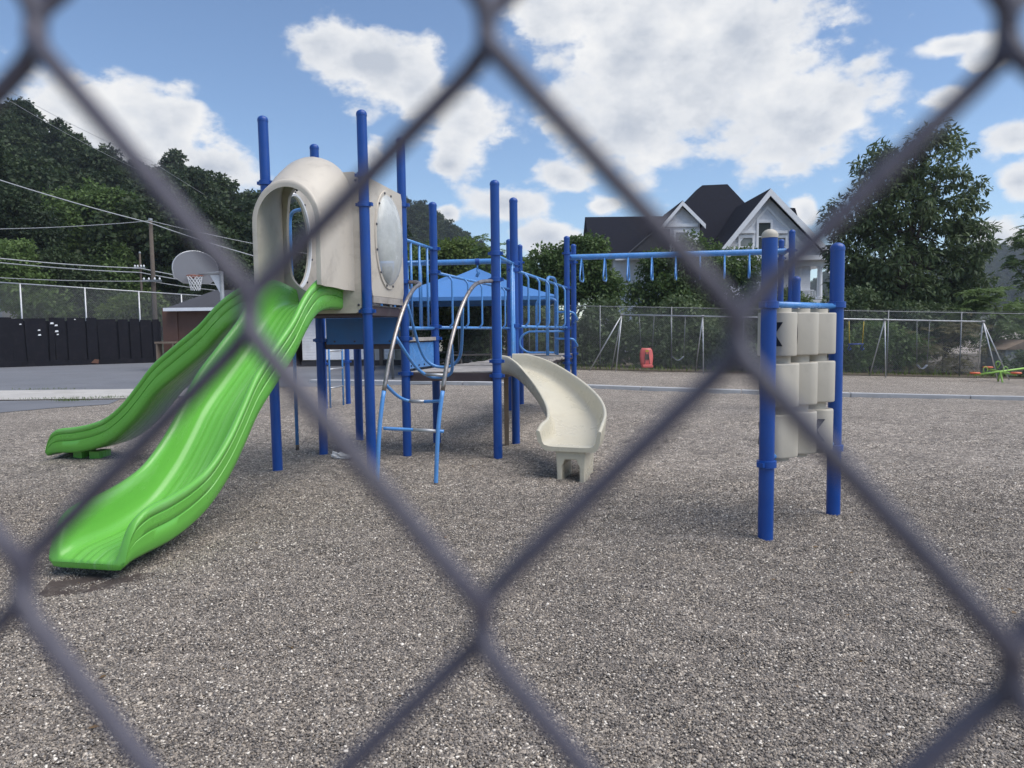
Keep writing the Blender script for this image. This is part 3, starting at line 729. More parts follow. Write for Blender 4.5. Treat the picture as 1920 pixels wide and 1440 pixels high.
# fire pole behind the tower
fp = Vector((-2.80, 9.15, 0))
MB().tube(rounded([fp - Z3 * 0.1, fp + Z3 * 3.05, B_ + Z3 * 3.05], 0.15), 0.023, 10).build('fire_pole', 'rail_blue', ps, smooth=True, label='thin blue sliding pole beside the tower')
MB().tube([fp, fp + Z3 * 0.07], 0.0245, 10).build('pole_foot', 'table_dark', ps, smooth=True)
c = PF + V2 * 0.12 - U2 * 0.06
MB().tube([c + Z3 * 1.8, c + Z3 * 2.92], 0.02, 8).build('grab_pole', 'post_blue', ps, smooth=True)
# timber leg under the low deck
c = F_ - V2 * 0.12 - U2 * 0.10
MB().box((c.x, c.y, 0.46), (0.06, 0.09, 0.95)).build('timber_leg', 'timber', ps)

# arched climber
def climber():
    Lr = [P(*a) for a in ((707, 912, 6.98), (712, 800, 7.02), (722, 720, 7.12), (738, 640, 7.3), (758, 575, 7.6), (775, 543, 7.95), (787, 533, 8.2), (779, 529, 8.4), (768, 529, 8.5))]
    Rr = [P(*a) for a in ((817, 914, 6.95), (822, 800, 7.0), (832, 720, 7.08), (846, 640, 7.25), (866, 575, 7.5), (884, 541, 7.8), (900, 529, 8.05), (922, 527, 8.28))]
    def cr(pts, n=6):
        out = []
        for i in range(len(pts) - 1):
            a, b, c, d = pts[max(0, i - 1)], pts[i], pts[i + 1], pts[min(len(pts) - 1, i + 2)]
            for k in range(n):
                t = k / n
                out.append(0.5 * ((2 * b) + (c - a) * t + (2 * a - 5 * b + 4 * c - d) * t * t + (3 * b - a - 3 * c + d) * t ** 3))
        return out + [pts[-1]]
    L_s, R_s = cr(Lr), cr(Rr)
    cl = None
    for pts in (L_s, R_s):
        z0 = pts[0].z; pts[0] = pts[0] - Z3 * 0.12
        lo = [p for p in pts if p.z < 0.98 and p.y < 7.5]; hi = pts[len(lo) - 1:]
        if cl is None:
            cl = MB().tube(lo, 0.0215, 10).build('arched_climber', 'rail_blue', ps, smooth=True, label='arched light blue climbing ladder with worn grips')
        else: MB().tube(lo, 0.0215, 10).build('climber_rail', 'rail_blue', cl, smooth=True)
        MB().tube(hi, 0.0222, 10).build('worn_grip', 'worn_metal', cl, smooth=True)
        MB().tube([lo[1] - Z3 * 0.09, lo[1] - Z3 * 0.02], 0.0235, 10).build('rail_foot', 'table_dark', cl, smooth=True)
    rungs = [[(719, 803, 7.03), (775, 806, 7.03), (832, 809, 7.0)],
             [(722, 720, 7.12), (745, 742, 7.3), (768, 752, 7.38), (800, 753, 7.3), (827, 752, 7.07)],
             [(742, 632, 7.33), (775, 682, 7.62), (797, 702, 7.75), (818, 708, 7.8), (840, 704, 7.7), (848, 690, 7.6), (846, 645, 7.27)],
             [(764, 572, 7.66), (783, 640, 8.0), (797, 672, 8.15), (815, 686, 8.2), (838, 688, 8.18), (855, 680, 8.12), (865, 655, 7.9), (867, 575, 7.52)]]
    for k, r in enumerate(rungs):
        MB().tube(cr([P(*a) for a in r], 5), 0.0175, 8).build('rung', 'rail_blue', cl, smooth=True)
    for r, (i, j) in ((rungs[0], (1, 2)), (rungs[1], (2, 3)), (rungs[2], (2, 4))):
        a, b = P(*r[i]), P(*r[j]); MB().tube([a.lerp(b, 0.0), b.lerp(a, 0.15)], 0.0182, 8).build('worn_rung', 'galvanised', cl, smooth=True)
climber()

# green wave slides ---------------------------------------------------------
RS = [-0.03, 0.0, 0.25, 0.45, 0.58, 0.82, 1.08, 1.40, 1.71, 1.94, 2.13, 2.37, 2.6, 2.84, 3.05, 3.16, 3.22, 3.255]
RZ = [1.97, 1.975, 2.03, 2.05, 2.02, 1.87, 1.63, 1.40, 1.17, 0.92, 0.72, 0.54, 0.455, 0.41, 0.385, 0.33, 0.24, 0.155]
FS = [-0.03, 0.0, 0.3, 0.57, 0.82, 1.08, 1.40, 1.71, 1.94, 2.13, 2.37, 2.6, 2.84, 3.16, 3.255]
FZ = [1.80, 1.80, 1.80, 1.74, 1.57, 1.33, 1.10, 0.87, 0.63, 0.45, 0.285, 0.195, 0.145, 0.125, 0.095]
def slide_mesh():
    half = [(0.0, -0.05, 0), (0.20, -0.05, 0), (0.262, -0.045, 0), (0.283, -0.02, 0), (0.287, 0, 0.16), (0.288, 0, 0.36), (0.279, 0, 0.39), (0.288, 0, 0.42),
            (0.289, 0, 0.55), (0.290, 0, 0.70), (0.281, 0, 0.73), (0.291, 0, 0.76), (0.296, 0, 0.84), (0.298, 0, 0.92), (0.292, 0, 0.97), (0.276, 0, 1.0), (0.256, 0, 0.985), (0.240, 0, 0.93),
            (0.228, 0, 0.70), (0.220, 0, 0.45), (0.211, 0, 0.22), (0.196, 0.004, 0.09), (0.170, 0.001, 0.025), (0.142, 0, 0.004), (0.118, 0, 0), (0.110, 0.007, 0), (0.088, 0.007, 0), (0.080, 0, 0), (0.046, 0, 0), (0.038, 0.007, 0), (0.014, 0.007, 0), (0.006, 0, 0)]
    loop = half + [(-a, b, c) for (a, b, c) in half[:0:-1]]
    rows = []
    st = list(np.arange(0, 3.0, 0.045)) + [3.02, 3.06, 3.10, 3.14, 3.17, 3.20, 3.22, 3.24, 3.255]
    for s in st:
        zf, zr = smooth_interp(FS, FZ, s), smooth_interp(RS, RZ, s); H = max(0.03, zr - zf)
        pin = 1.0 - 0.05 * sstep(3.1, 3.255, s)
        rows.append([Vector((a * pin, s, zf + b + c * H)) for (a, b, c) in loop])
    # rounded lip: last loop pulled in and down
    rows.append([Vector((p.x * 0.985, 3.272, min(p.z, 0.10) - 0.006)) for p in rows[-1]])
    rows.append([Vector((p.x * 0.96, 3.278, 0.066 + (p.z - 0.066) * 0.35)) for p in rows[-1]])
    m = MB(); m.grid(rows, closed=True)
    n = len(loop); last = (len(rows) - 1) * n
    m.f.append(tuple(last + k for k in range(n))); m.f.append(tuple(range(n - 1, -1, -1)))
    return m.mesh('slide', 'green_plastic', angle=50)
SLM = slide_mesh()
def face_matrix(a, b, out):
    """x along the face, y outward, z up, origin at the face centre on the ground"""
    c = (a + b) / 2; x = out.cross(Z3).normalized()
    M = Matrix.Identity(4)
    for i in range(3): M[i][0], M[i][1], M[i][2], M[i][3] = x[i], out[i], Z3[i], c[i]
    return M
def green_slide(M, label):
    s = link('slide', SLM); put(s, ps, M); s['label'] = label
    if 'court' in label: f = link('foot', MB().box((0, 2.96, 0.02), (0.24, 0.12, 0.13)).box((0, 2.74, 0.02), (0.20, 0.14, 0.13)).mesh('foot', 'green_plastic')); put(f, s, M)
    return s
MF, ML = face_matrix(L1, PF, -V2), face_matrix(L1, B_, -U2)
green_slide(MF, 'bright green wave slide running towards the wire fence')
green_slide(ML, 'bright green wave slide running towards the asphalt court')

# hooded slide entrance panels ------------------------------------------------
def ring_panel(hx, z0, z1, hole, thick, name, mat, corner=0.05, n=64):
    """flat panel with an opening; hole: function angle -> (x, z)"""
    zc = (z0 + z1) / 2; hz = (z1 - z0) / 2
    outer, inner = [], []
    for k in range(n):
        a = 2 * math.pi * (k + 0.5) / n; c, s = math.cos(a), math.sin(a)
        t = 1 / max(abs(c) / hx, abs(s) / hz); x, z = c * t, s * t
        x = max(-hx + corner * (abs(z) > hz - 1e-4) * 0.2, min(hx - corner * (abs(z) > hz - 1e-4) * 0.2, x))
        outer.append((x, zc + z)); inner.append(hole(a))
    m = MB(); y0, y1 = -thick / 2, thick / 2; e = 0.012
    rows = [[Vector((x, y0, z)) for x, z in inner], [Vector((x, y0, z)) for x, z in outer],
            [Vector((x * 1.012, y0 + e, z)) for x, z in outer], [Vector((x * 1.012, y1 - e, z)) for x, z in outer],
            [Vector((x, y1, z)) for x, z in outer], [Vector((x, y1, z)) for x, z in inner], [Vector((x, y0, z)) for x, z in inner]]
    m.grid(rows, closed=True)
    return m.mesh(name, mat, angle=40)
def stadium(hw, z0, z1):
    def f(a):
        c, s = math.cos(a), math.sin(a)
        zc, st = (z0 + z1) / 2, (z1 - z0) / 2 - hw
        x, z = hw * c, hw * s + st * max(-1, min(1, s * 2.2))
        return (x, zc + z)
    return f
def ellipse(hw, hz, zc):
    return lambda a: (hw * math.cos(a), zc + hz * math.sin(a))
HPM = ring_panel(0.492, 1.715, 3.17, stadium(0.335, 1.93, 3.13), 0.05, 'hood_panel', 'beige_plastic')
def hood_mesh():
    rows_o, rows_i = [], []
    st = [(0.0, 0.425, 3.335, 1.945), (0.03, 0.400, 3.335, 1.948), (0.10, 0.388, 3.325, 1.95), (0.20, 0.380, 3.285, 1.95), (0.31, 0.370, 3.215, 1.96), (0.42, 0.360, 3.13, 1.965),
          (0.52, 0.352, 3.045, 1.965), (0.575, 0.352, 3.005, 1.968), (0.605, 0.360, 2.998, 1.97), (0.625, 0.356, 2.978, 1.972), (0.628, 0.342, 2.955, 1.976)]
    def arch(hw, zt, zb):
        pts = []; zs = zt - hw * 1.12
        for k in range(9): pts.append((-hw, zb + (zs - zb) * k / 9))
        for k in range(25):
            a = math.pi - math.pi * k / 24; pts.append((hw * math.cos(a), zs + (zt - zs) * math.sin(a)))
        for k in range(8, -1, -1): pts.append((hw, zb + (zs - zb) * k / 9))
        return pts
    for (n_, hw, zt, zb) in st: rows_o.append([Vector((x, n_, z)) for x, z in arch(hw, zt, zb)])
    for (n_, hw, zt, zb) in st[::-1]: rows_i.append([Vector((x, n_ - 0.004, z)) for x, z in arch(hw - 0.035, zt - 0.035, zb + 0.002)])
    m = MB(); rows = rows_o + rows_i; m.grid(rows)
    k = len(rows[0]); n = len(rows)
    for e in (0, k - 1):   # close the lower edges
        for i in range(len(st) - 1):
            a, b, c, d = i, i + 1, n - 2 - i, n - 1 - i
            m.f.append((a * k + e, b * k + e, c * k + e, d * k + e))
    return m.mesh('hood', 'beige_plastic', angle=50)
HDM = hood_mesh()
BOLTM = MB().lathe((0, 0, 0), [(0.013, 0), (0.013, 0.008), (0.008, 0.012)], 8, Matrix.Rotation(R(-90), 3, 'X')).mesh('bolt', 'bolt')
def hooded_panel(M, label):
    p = link('hood_panel', HPM); put(p, ps, M); p['label'] = label
    h = link('hood', HDM); put(h, p, M @ Matrix.Translation((0, 0.02, 0)))
    for sx in (-1, 1):
        for z in (1.80, 3.08):
            b = link('bolt', BOLTM); put(b, p, M @ Matrix.Translation((0.462 * sx, 0.025, z)))
    for k in range(10):
        a = 2 * math.pi * (k + 0.5) / 10; x, z = stadium(0.39, 1.90, 3.10)(a)
        b = link('bolt', BOLTM); put(b, p, M @ Matrix.Translation((x, -0.025, z)) @ Matrix.Rotation(math.pi, 4, 'Z'))
    for sx in (-1, 1):
        for z in (2.0, 3.1):
            q = MB().box((0, 0, 0), (0.07, 0.03, 0.04)).mesh('bracket', 'post_blue')
            b = link('bracket', q); put(b, p, M @ Matrix.Translation((0.515 * sx, 0, z)))
def oval_panel(M, label):
    p = link('oval_panel', ring_panel(0.485, 1.965, 3.15, ellipse(0.33, 0.52, 2.56), 0.045, 'oval_panel', 'beige_plastic')); put(p, ps, M); p['label'] = label
    for k in range(10):
        a = 2 * math.pi * (k + 0.5) / 10
        b = link('bolt', BOLTM); put(b, p, M @ Matrix.Translation((0.37 * math.cos(a), -0.0225, 2.56 + 0.555 * math.sin(a))) @ Matrix.Rotation(math.pi, 4, 'Z'))
    rows = []
    for (sc, y) in ((1.0, 0.0), (0.985, -0.03), (1.03, -0.036), (1.05, -0.022)):
        rows.append([Vector((0.33 * sc * math.cos(2 * math.pi * k / 40), y, 2.56 + 0.52 * sc * math.sin(2 * math.pi * k / 40))) for k in range(40)])
    r = link('window_ring', MB().grid(rows, closed=True).mesh('window_ring', 'white_trim', angle=40)); put(r, p, M)
hooded_panel(MF, 'beige hooded panel over the slide facing the wire fence'); oval_panel(ML, 'beige panel with an open oval window over the slide facing the court')

# bubble window panel on the other side of the tower
def bubble_panel(M, label):
    me = ring_panel(0.485, 1.90, 3.12, ellipse(0.345, 0.50, 2.53), 0.045, 'bubble_panel', 'beige_plastic')
    p = link('bubble_panel', me); put(p, ps, M); p['label'] = label
    m = MB(); rows = []
    for i in range(13):
        th = (math.pi / 2) * i / 12 * 0.985; rr = math.cos(th) if i else 1.0
        rows.append([Vector((0.345 * rr * math.cos(2 * math.pi * k / 40), 0.13 * math.sin(th), 2.53 + 0.50 * rr * math.sin(2 * math.pi * k / 40))) for k in range(40)])
    m.grid(rows, closed=True); m.f.append(tuple(12 * 40 + k for k in range(40)))
    b = link('bubble_window', m.mesh('bubble_window', 'cloudy_polycarbonate', smooth=True)); put(b, p, M @ Matrix.Translation((0, 0.022, 0)))
    m = MB(); rows = []
    for (sc, y) in ((0.985, 0.024), (0.99, 0.036), (1.08, 0.036), (1.09, 0.024)):
        rows.append([Vector((0.345 * sc * math.cos(2 * math.pi * k / 40), y, 2.53 + 0.50 * sc * math.sin(2 * math.pi * k / 40))) for k in range(40)])
    m.grid(rows, closed=True); r = link('window_ring', m.mesh('window_ring', 'beige_plastic', angle=40)); put(r, p, M)
    for k in range(12):
        a = 2 * math.pi * (k + 0.5) / 12
        bo = link('bolt', BOLTM); put(bo, p, M @ Matrix.Translation((0.345 * 1.04 * math.cos(a), 0.036, 2.53 + 0.5 * 1.04 * math.sin(a))))
    sill = MB().box((0, 0, 1.862), (0.90, 0.05, 0.07)).mesh('sill_strip', 'deck_top'); s = link('sill_strip', sill); put(s, p, M)
    for sx in (-1, 1):
        for z in (2.0, 2.95):
            q = link('bracket', MB().box((0, 0, 0), (0.07, 0.03, 0.04)).mesh('bracket', 'post_blue')); put(q, p, M @ Matrix.Translation((0.51 * sx, 0, z)))
bubble_panel(face_matrix(PF, C_, U2), 'beige panel with a cloudy bulging oval window')

# cream curved slide ------------------------------------------------------------
def cream_slide():
    path = bez((-0.06, 8.885, 0), (0.52, 8.76, 0), (0.90, 8.0, 0), (0.58, 7.10, 0), 46)
    half = [(0.0, -0.045, 0), (0.19, -0.045, 0), (0.262, -0.04, 0), (0.292, -0.01, 0.04), (0.305, 0, 0.3), (0.315, 0, 0.7), (0.322, 0, 0.93), (0.316, 0, 0.985), (0.302, 0, 1.0), (0.290, 0, 0.975), (0.285, 0, 0.92),
            (0.272, 0, 0.6), (0.262, 0, 0.3), (0.245, 0.0, 0.12), (0.215, 0.0, 0.03), (0.17, 0, 0.005), (0.10, 0, 0)]
    loop = half + [(0.0, 0, 0)] + [(-a, b, c) for (a, b, c) in half[:0:-1]]
    rows = []; n = len(path)
    for i, p in enumerate(path):
        t = i / (n - 1)
        tg = (path[min(n - 1, i + 1)] - path[max(0, i - 1)]).normalized(); left = Vector((-tg.y, tg.x, 0))
        zf = smooth_interp([0, 0.08, 0.2, 0.4, 0.6, 0.8, 0.92, 1.0], [1.03, 1.02, 0.94, 0.74, 0.545, 0.40, 0.355, 0.345], t)
        ho = smooth_interp([0, 0.15, 0.4, 0.7, 0.86, 0.95, 1.0], [0.19, 0.20, 0.22, 0.26, 0.25, 0.225, 0.17], t)   # outer wall
        hi = smooth_interp([0, 0.15, 0.4, 0.7, 0.86, 0.95, 1.0], [0.19, 0.18, 0.18, 0.20, 0.21, 0.205, 0.16], t)
        row = []
        for (a, b, c) in loop:
            H = ho if a > 0 else hi
            flare = 1.0
            if a < 0: flare += 0.10 * sstep(0.88, 0.98, t) * (c > 0.1)
            bank = 0.0
            row.append(p + left * (a * flare) + Z3 * (zf + b + c * H - bank))
        rows.append(row)
    tg = (path[-1] - path[-2]).normalized()
    cen = sum(rows[-1], Vector()) / len(loop)
    zf = 0.345
    r2 = [q + tg * 0.022 - Z3 * 0.012 for q in rows[-1]]; rows.append(r2)
    m = MB(); m.grid(rows, closed=True); k = len(loop); last = (len(rows) - 1) * k
    m.f.append(tuple(last + j for j in range(k))); m.f.append(tuple(range(k - 1, -1, -1)))
    s = m.build('slide', 'cream_plastic', ps, angle=50, label='cream curved slide below the low deck')
    # exit foot: two legs joined by an arch
    left = Vector((-tg.y, tg.x, 0)); base = path[-1] - tg * 0.01
    prof = [(-0.20, 0.32), (-0.155, 0.27), (-0.145, 0.06), (-0.14, -0.08), (-0.092, -0.08), (-0.09, 0.13), (-0.06, 0.20), (0.06, 0.20), (0.09, 0.13), (0.092, -0.08), (0.14, -0.08), (0.145, 0.06), (0.155, 0.27), (0.20, 0.32)]
    m = MB(); pl = [base + left * a + Z3 * z for a, z in prof]
    m.add(pl + [q - tg * 0.42 for q in pl], [])
    n = len(pl)
    quads = [(0, 1, 12, 13), (1, 2, 6, 12), (2, 3, 4, 5), (2, 5, 6), (12, 6, 7), (12, 7, 11), (7, 8, 11), (8, 9, 10, 11)]
    for q in quads: m.f.append(tuple(q)); m.f.append(tuple(i + n for i in q[::-1]))
    for i in range(n - 1): m.f.append((i, i + 1, n + i + 1, n + i))
    m.build('foot', 'cream_plastic', s, bevel=0.012)
cream_slide()

# ------------------------------------------------------------------ noughts and crosses panel
def game_panel():
    a, b = P(1435, 1015, 5.0), P(1562, 968, 5.62); a.z = b.z = 0
    g = empty('tic_tac_toe_panel', (a.x, a.y, 0), 'beige rotating drum game panel between two short blue posts', 'game panel')
    an = math.degrees(math.atan2(b.y - a.y, b.x - a.x))
    post(g, a, 2.19, (1.665, 0.54), ang=an, cap_mat='drum_plastic'); post(g, b, 2.17, (1.685, 0.55), ang=an, tilt=(-0.3, 0))
    d = (b - a).normalized(); n = Vector((d.y, -d.x, 0)); wid = (b - a).length
    for z in (1.672, 0.585):
        MB().tube([a + d * 0.05 + Z3 * z, b - d * 0.05 + Z3 * z], 0.022, 10).build('rail', 'rail_blue', g, smooth=True)
    def tri_prof(k=12, c=0.052, r=0.093):
        out = []
        for j in range(3):
            base = 2 * math.pi * j / 3; cx, cy = c * math.cos(base), c * math.sin(base)
            for i in range(k + 1):
                t = base - math.pi / 3 + (2 * math.pi / 3) * i / k
                out.append((cx + r * math.cos(t), cy + r * math.sin(t)))
        return out
    pf = tri_prof(); H = 0.313
    rows = []
    for (s, z) in ((0.5, 0), (0.965, 0.0), (0.99, 0.004), (1.0, 0.011), (1.0, H - 0.011), (0.99, H - 0.004), (0.965, H), (0.5, H)):
        rows.append([Vector((x * s, y * s, z)) for x, y in pf])
    m = MB(); m.grid(rows, closed=True); k = len(pf)
    m.f.append(tuple(range(k - 1, -1, -1))); m.f.append(tuple((len(rows) - 1) * k + i for i in range(k)))
    DM = m.mesh('drum', 'drum_plastic', angle=35)
    CM_ = MB().lathe((0, 0, 0), [(0.085, -0.028), (0.085, 0.03)], 20).mesh('collar', 'drum_plastic', angle=40)
    # marks lie on the flats: flats face angles 60, 180, 300; distance of flat from the axis
    fd = 0.052 * 0.5 + 0.093
    mx = MB(); w = 0.018
    for sg in (1, -1):
        p0, p1 = Vector((-0.055 * sg, 0, -0.085)), Vector((0.055 * sg, 0, 0.085)); e = Vector((0.026, 0, 0))
        q = [p0 - e, p0 + e, p1 + e, p1 - e]
        mx.prism([x + Vector((0, -0.002 - 0.0006 * sg, 0)) for x in q], (0, 0.004, 0))
    XM = mx.mesh('cross_mark', 'black_plastic')
    mo = MB(); rws = []
    for (s, y) in ((1.0, 0.002), (1.0, -0.002), (0.62, -0.002), (0.62, 0.002)):
        rws.append([Vector((0.058 * s * math.cos(t), y, 0.088 * (s if s == 1 else 0.74) * math.sin(t))) for t in np.linspace(0, 2 * math.pi, 28, endpoint=False)])
    mo.grid(rws + [rws[0]], closed=True); OM = mo.mesh('ring_mark', 'black_plastic')
    view = math.atan2(-a.y, -a.x)          # bearing towards the fence side
    rots = {(0, 0): -24, (0, 1): 26, (0, 2): 30, (1, 0): 40, (1, 1): 20, (1, 2): 24, (2, 0): 38, (2, 1): 22, (2, 2): -4}
    marks = {}
    for row in range(3):
        z = 1.305 - row * 0.368
        for c in range(3):
            pos = a + d * (wid * (0.22 + 0.268 * c)) - n * 0.05 + Z3 * z
            rot = view + math.pi + R(rots[(row, c)])   # a flat towards the viewer (flat 180)
            o = link('drum', DM); put(o, g, Matrix.Translation(pos) @ Matrix.Rotation(rot, 4, 'Z'))
            for zc in (0.0, H):
                cl = link('collar', CM_); put(cl, o, wmat(o) @ Matrix.Translation((0, 0, zc)))
            first = 'X' if (row + c) % 2 == 0 else None
            for j, fa in enumerate((180, 300, 60)):
                if (row, c) in ((0, 0), (2, 2)): kind = ('X', 'O', None)[j]
                elif (row, c) in ((1, 0),): kind = (None, 'X', 'O')[j]
                elif (row, c) in ((2, 0),): kind = (None, 'O', 'X')[j]
                else: kind = (None, 'X', 'O')[j] if (row + c) % 2 else (None, 'O', 'X')[j]
                if kind:
                    mk = link('cross_mark' if kind == 'X' else 'ring_mark', XM if kind == 'X' else OM)
                    put(mk, o, wmat(o) @ Matrix.Rotation(R(fa - 90), 4, 'Z') @ Matrix.Translation((0, fd + 0.0015, H / 2)))
            
    for c in range(3):
        pos = a + d * (wid * (0.22 + 0.268 * c)) - n * 0.05
        MB().tube([pos + Z3 * 0.545, pos + Z3 * 1.672], 0.012, 8).build('spindle', 'worn_metal', g, smooth=True)
game_panel()

# ------------------------------------------------------------------ wire fence right in front of the viewer
def near_fence():
    O = Vector((-0.0745, 0.116, 1.5498)); Uf = Vector((0.0357, -0.0039, -0.0025)); Vf = Vector((-0.0008, -0.0041, -0.0433))
    rad = 0.00160; n0, n1 = -24, 26           # rows above / below
    nn = Uf.cross(Vf).normalized()
    if nn.y > 0: nn = -nn                      # towards the viewer
    def wire(parity):
        pts = []; per = 14
        for j in range(n0, n1):
            for k in range(per):
                t = k / per; v = j + t
                lr = ((j + parity) % 2 == 0)   # going from column 0 to 1
                x = t if lr else 1 - t
                xs = x * 1.15 - 0.075
                # rounded at the ends
                f = abs(2 * t - 1)
                xs += (0.5 - x) * 0.07 * max(0, (f - 0.78) / 0.22) ** 2 * 2
                s = math.sin(math.pi * t); dep = (1 if lr else -1) * min(1.0, s * 2.6) * rad * 1.15
                pts.append(Uf * xs + Vf * v + nn * dep)
        return MB().tube(pts, rad, 10).mesh('wire', 'fence_wire', smooth=True)
    W = [wire(0), wire(1)]
    f = empty('chain_link_fence', (O.x, O.y, 0), 'blurred dark chain link wire mesh right in front of the viewer', 'fence')
    for k in range(-40, 44):
        o = link('wire', W[k % 2]); put(o, f, Matrix.Translation(O + Uf * k))
near_fence()

# ------------------------------------------------------------------ foliage
def quads_mesh(name, V, mat):
    n = len(V) // 4
    me = bpy.data.meshes.new(name); me.vertices.add(4 * n); me.vertices.foreach_set('co', V.astype(np.float32).ravel())
    me.loops.add(4 * n); me.loops.foreach_set('vertex_index', np.arange(4 * n, dtype=np.int32))
    me.polygons.add(n); me.polygons.foreach_set('loop_start', np.arange(0, 4 * n, 4, dtype=np.int32))
    me.materials.append(MAT[mat]); me.update(calc_edges=True); me.validate()
    return me
def unit(a): return a / (np.linalg.norm(a, axis=-1, keepdims=True) + 1e-9)
def leaf_quads(c, ax, nr, ln, wd):
    """c: base points, ax: leaf axis, nr: leaf normal"""
    ax = unit(ax); sd = unit(np.cross(ax, nr)); nr = unit(np.cross(sd, ax))
    ln, wd = ln[:, None], wd[:, None]
    a = c; b = c + ax * ln * 0.45 + sd * wd * 0.5 + nr * ln * 0.05; t = c + ax * ln - nr * ln * 0.12; d = c + ax * ln * 0.45 - sd * wd * 0.5 + nr * ln * 0.05
    return np.stack([a, b, t, d], 1).reshape(-1, 3)
def crown_leaves(g, lobes, n_cl, per, leaf, cl_r, aspect=0.55, fill=0.35, droop=0.35):
    """lobes: (cx,cy,cz,rx,ry,rz); leaf clumps spread through each lobe"""
    lobes = np.array(lobes, float); w = (lobes[:, 3] * lobes[:, 4] * lobes[:, 5]) ** (2 / 3); w /= w.sum()
    out = []; cents = []
    for L_, k in zip(lobes, np.maximum(3, (w * n_cl).astype(int))):
        d = unit(g.normal(size=(k, 3))); r = g.uniform(fill, 1.0, (k, 1)) ** 0.6
        lump = np.array([1 + 0.28 * noise.noise(Vector(x) * 1.9 + Vector((L_[0], L_[2], 3))) for x in d])[:, None]
        cc = L_[:3] + d * r * lump * L_[3:]
        cents.append(cc)
        cr = cl_r * g.uniform(0.6, 1.35, k)
        n = int(per)
        dd = unit(g.normal(size=(k, n, 3))); rr = g.uniform(0.15, 1.0, (k, n, 1)) ** 0.5
        sc = np.array([1.0, 1.0, 0.62])
        pos = cc[:, None] + dd * rr * cr[:, None, None] * sc
        up = np.array([0, 0, 1.0])
        nr = unit(dd * 0.5 + up * 0.55 + g.normal(size=dd.shape) * 0.45)
        ax = unit(dd + g.normal(size=dd.shape) * 0.6 - up * droop)
        m = k * n
        ln = leaf * g.uniform(0.6, 1.35, m)
        out.append(leaf_quads(pos.reshape(-1, 3), ax.reshape(-1, 3), nr.reshape(-1, 3), ln, ln * aspect))
    return np.concatenate(out), np.concatenate(cents)
def crown_fronds(g, lobes, n_fr, length, pairs=8, leaf=0.16, fill=0.3):
    lobes = np.array(lobes, float); w = (lobes[:, 3] * lobes[:, 4] * lobes[:, 5]) ** (2 / 3); w /= w.sum()
    out, cents = [], []
    for L_, k in zip(lobes, np.maximum(6, (w * n_fr).astype(int))):
        # fronds grow in whorls from twig ends
        tw = max(3, k // 7)
        d = unit(g.normal(size=(tw, 3))); r = g.uniform(fill, 1.0, (tw, 1)) ** 0.55
        lump = np.array([1 + 0.30 * noise.noise(Vector(x) * 2.1 + Vector((L_[0], L_[2], 8))) for x in d])[:, None]
        tc = L_[:3] + d * r * lump * L_[3:]; cents.append(tc)
        idx = g.integers(0, tw, k); base = tc[idx]
        az = g.uniform(0, 2 * np.pi, k); h = np.stack([np.cos(az), np.sin(az), g.uniform(-0.1, 0.55, k)], 1)
        h = unit(h + d[idx] * 0.6); ln = length * g.uniform(0.6, 1.25, k)
        for q in range(pairs):
            t = (q + 0.8) / pairs
            p = base + h * (ln * t)[:, None]; p[:, 2] -= ln * 0.45 * t * t
            tang = unit(h - np.array([0, 0, 1]) * (0.9 * t)); side = unit(np.cross(tang, np.array([0, 0, 1.0]) + g.normal(size=(k, 3)) * 0.15))
            for s in (1, -1):
                ax = side * s + tang * 0.55 - np.array([0, 0, 0.25]); nr = np.cross(tang, side) + g.normal(size=(k, 3)) * 0.25
                l = leaf * g.uniform(0.75, 1.2, k) * (1 - 0.45 * abs(t - 0.45))
                out.append(leaf_quads(p, ax, nr, l, l * 0.34))
    return np.concatenate(out), np.concatenate(cents)
def trunk_mesh(g, base, cents, r0, n_limb=9, fork=0.35):
    base = Vector(base); c = Vector(cents.mean(0)); top = Vector((c.x, c.y, np.percentile(cents[:, 2], 75)))
    m = MB(); H = top.z - base.z
    pts = [base.lerp(top, t) + Vector((g.normal() * 0.04 * H * t * 0.6, g.normal() * 0.04 * H * t * 0.6, 0)) for t in np.linspace(0, 1, 7)]
    pts[0].z -= 0.3
    m.tube(pts, [r0 * (1.25 if i == 0 else 1) * (1 - 0.85 * i / 6) for i in range(7)], 8)
    sel = g.choice(len(cents), min(n_limb, len(cents)), replace=False)
    for i in sel:
        e = Vector(cents[i]); t = g.uniform(fork, 0.85); s = base.lerp(top, t)
        k = int(t * 6); s = pts[k].lerp(pts[min(6, k + 1)], t * 6 - k)
        mid = s.lerp(e, 0.5) + Vector((0, 0, 0.08 * (e - s).length)); r = r0 * (1 - 0.8 * t) * 0.55
        m.tube([s, mid, e], [r, r * 0.6, r * 0.2], 6)
    return m.mesh('trunk', 'bark', smooth=True)
def px_lobes(Y, lobes):
    """lobes seen as (px, py, half width px, half height px[, depth offset]) at depth Y"""
    out = []
    for l in lobes:
        y = Y + (l[4] if len(l) > 4 else 0.0); c = P(l[0], l[1], y); k = y / FPX
        out.append((c.x, y, c.z, l[2] * k, (l[2] + l[3]) / 2 * k * 0.8, l[3] * k))
    return out
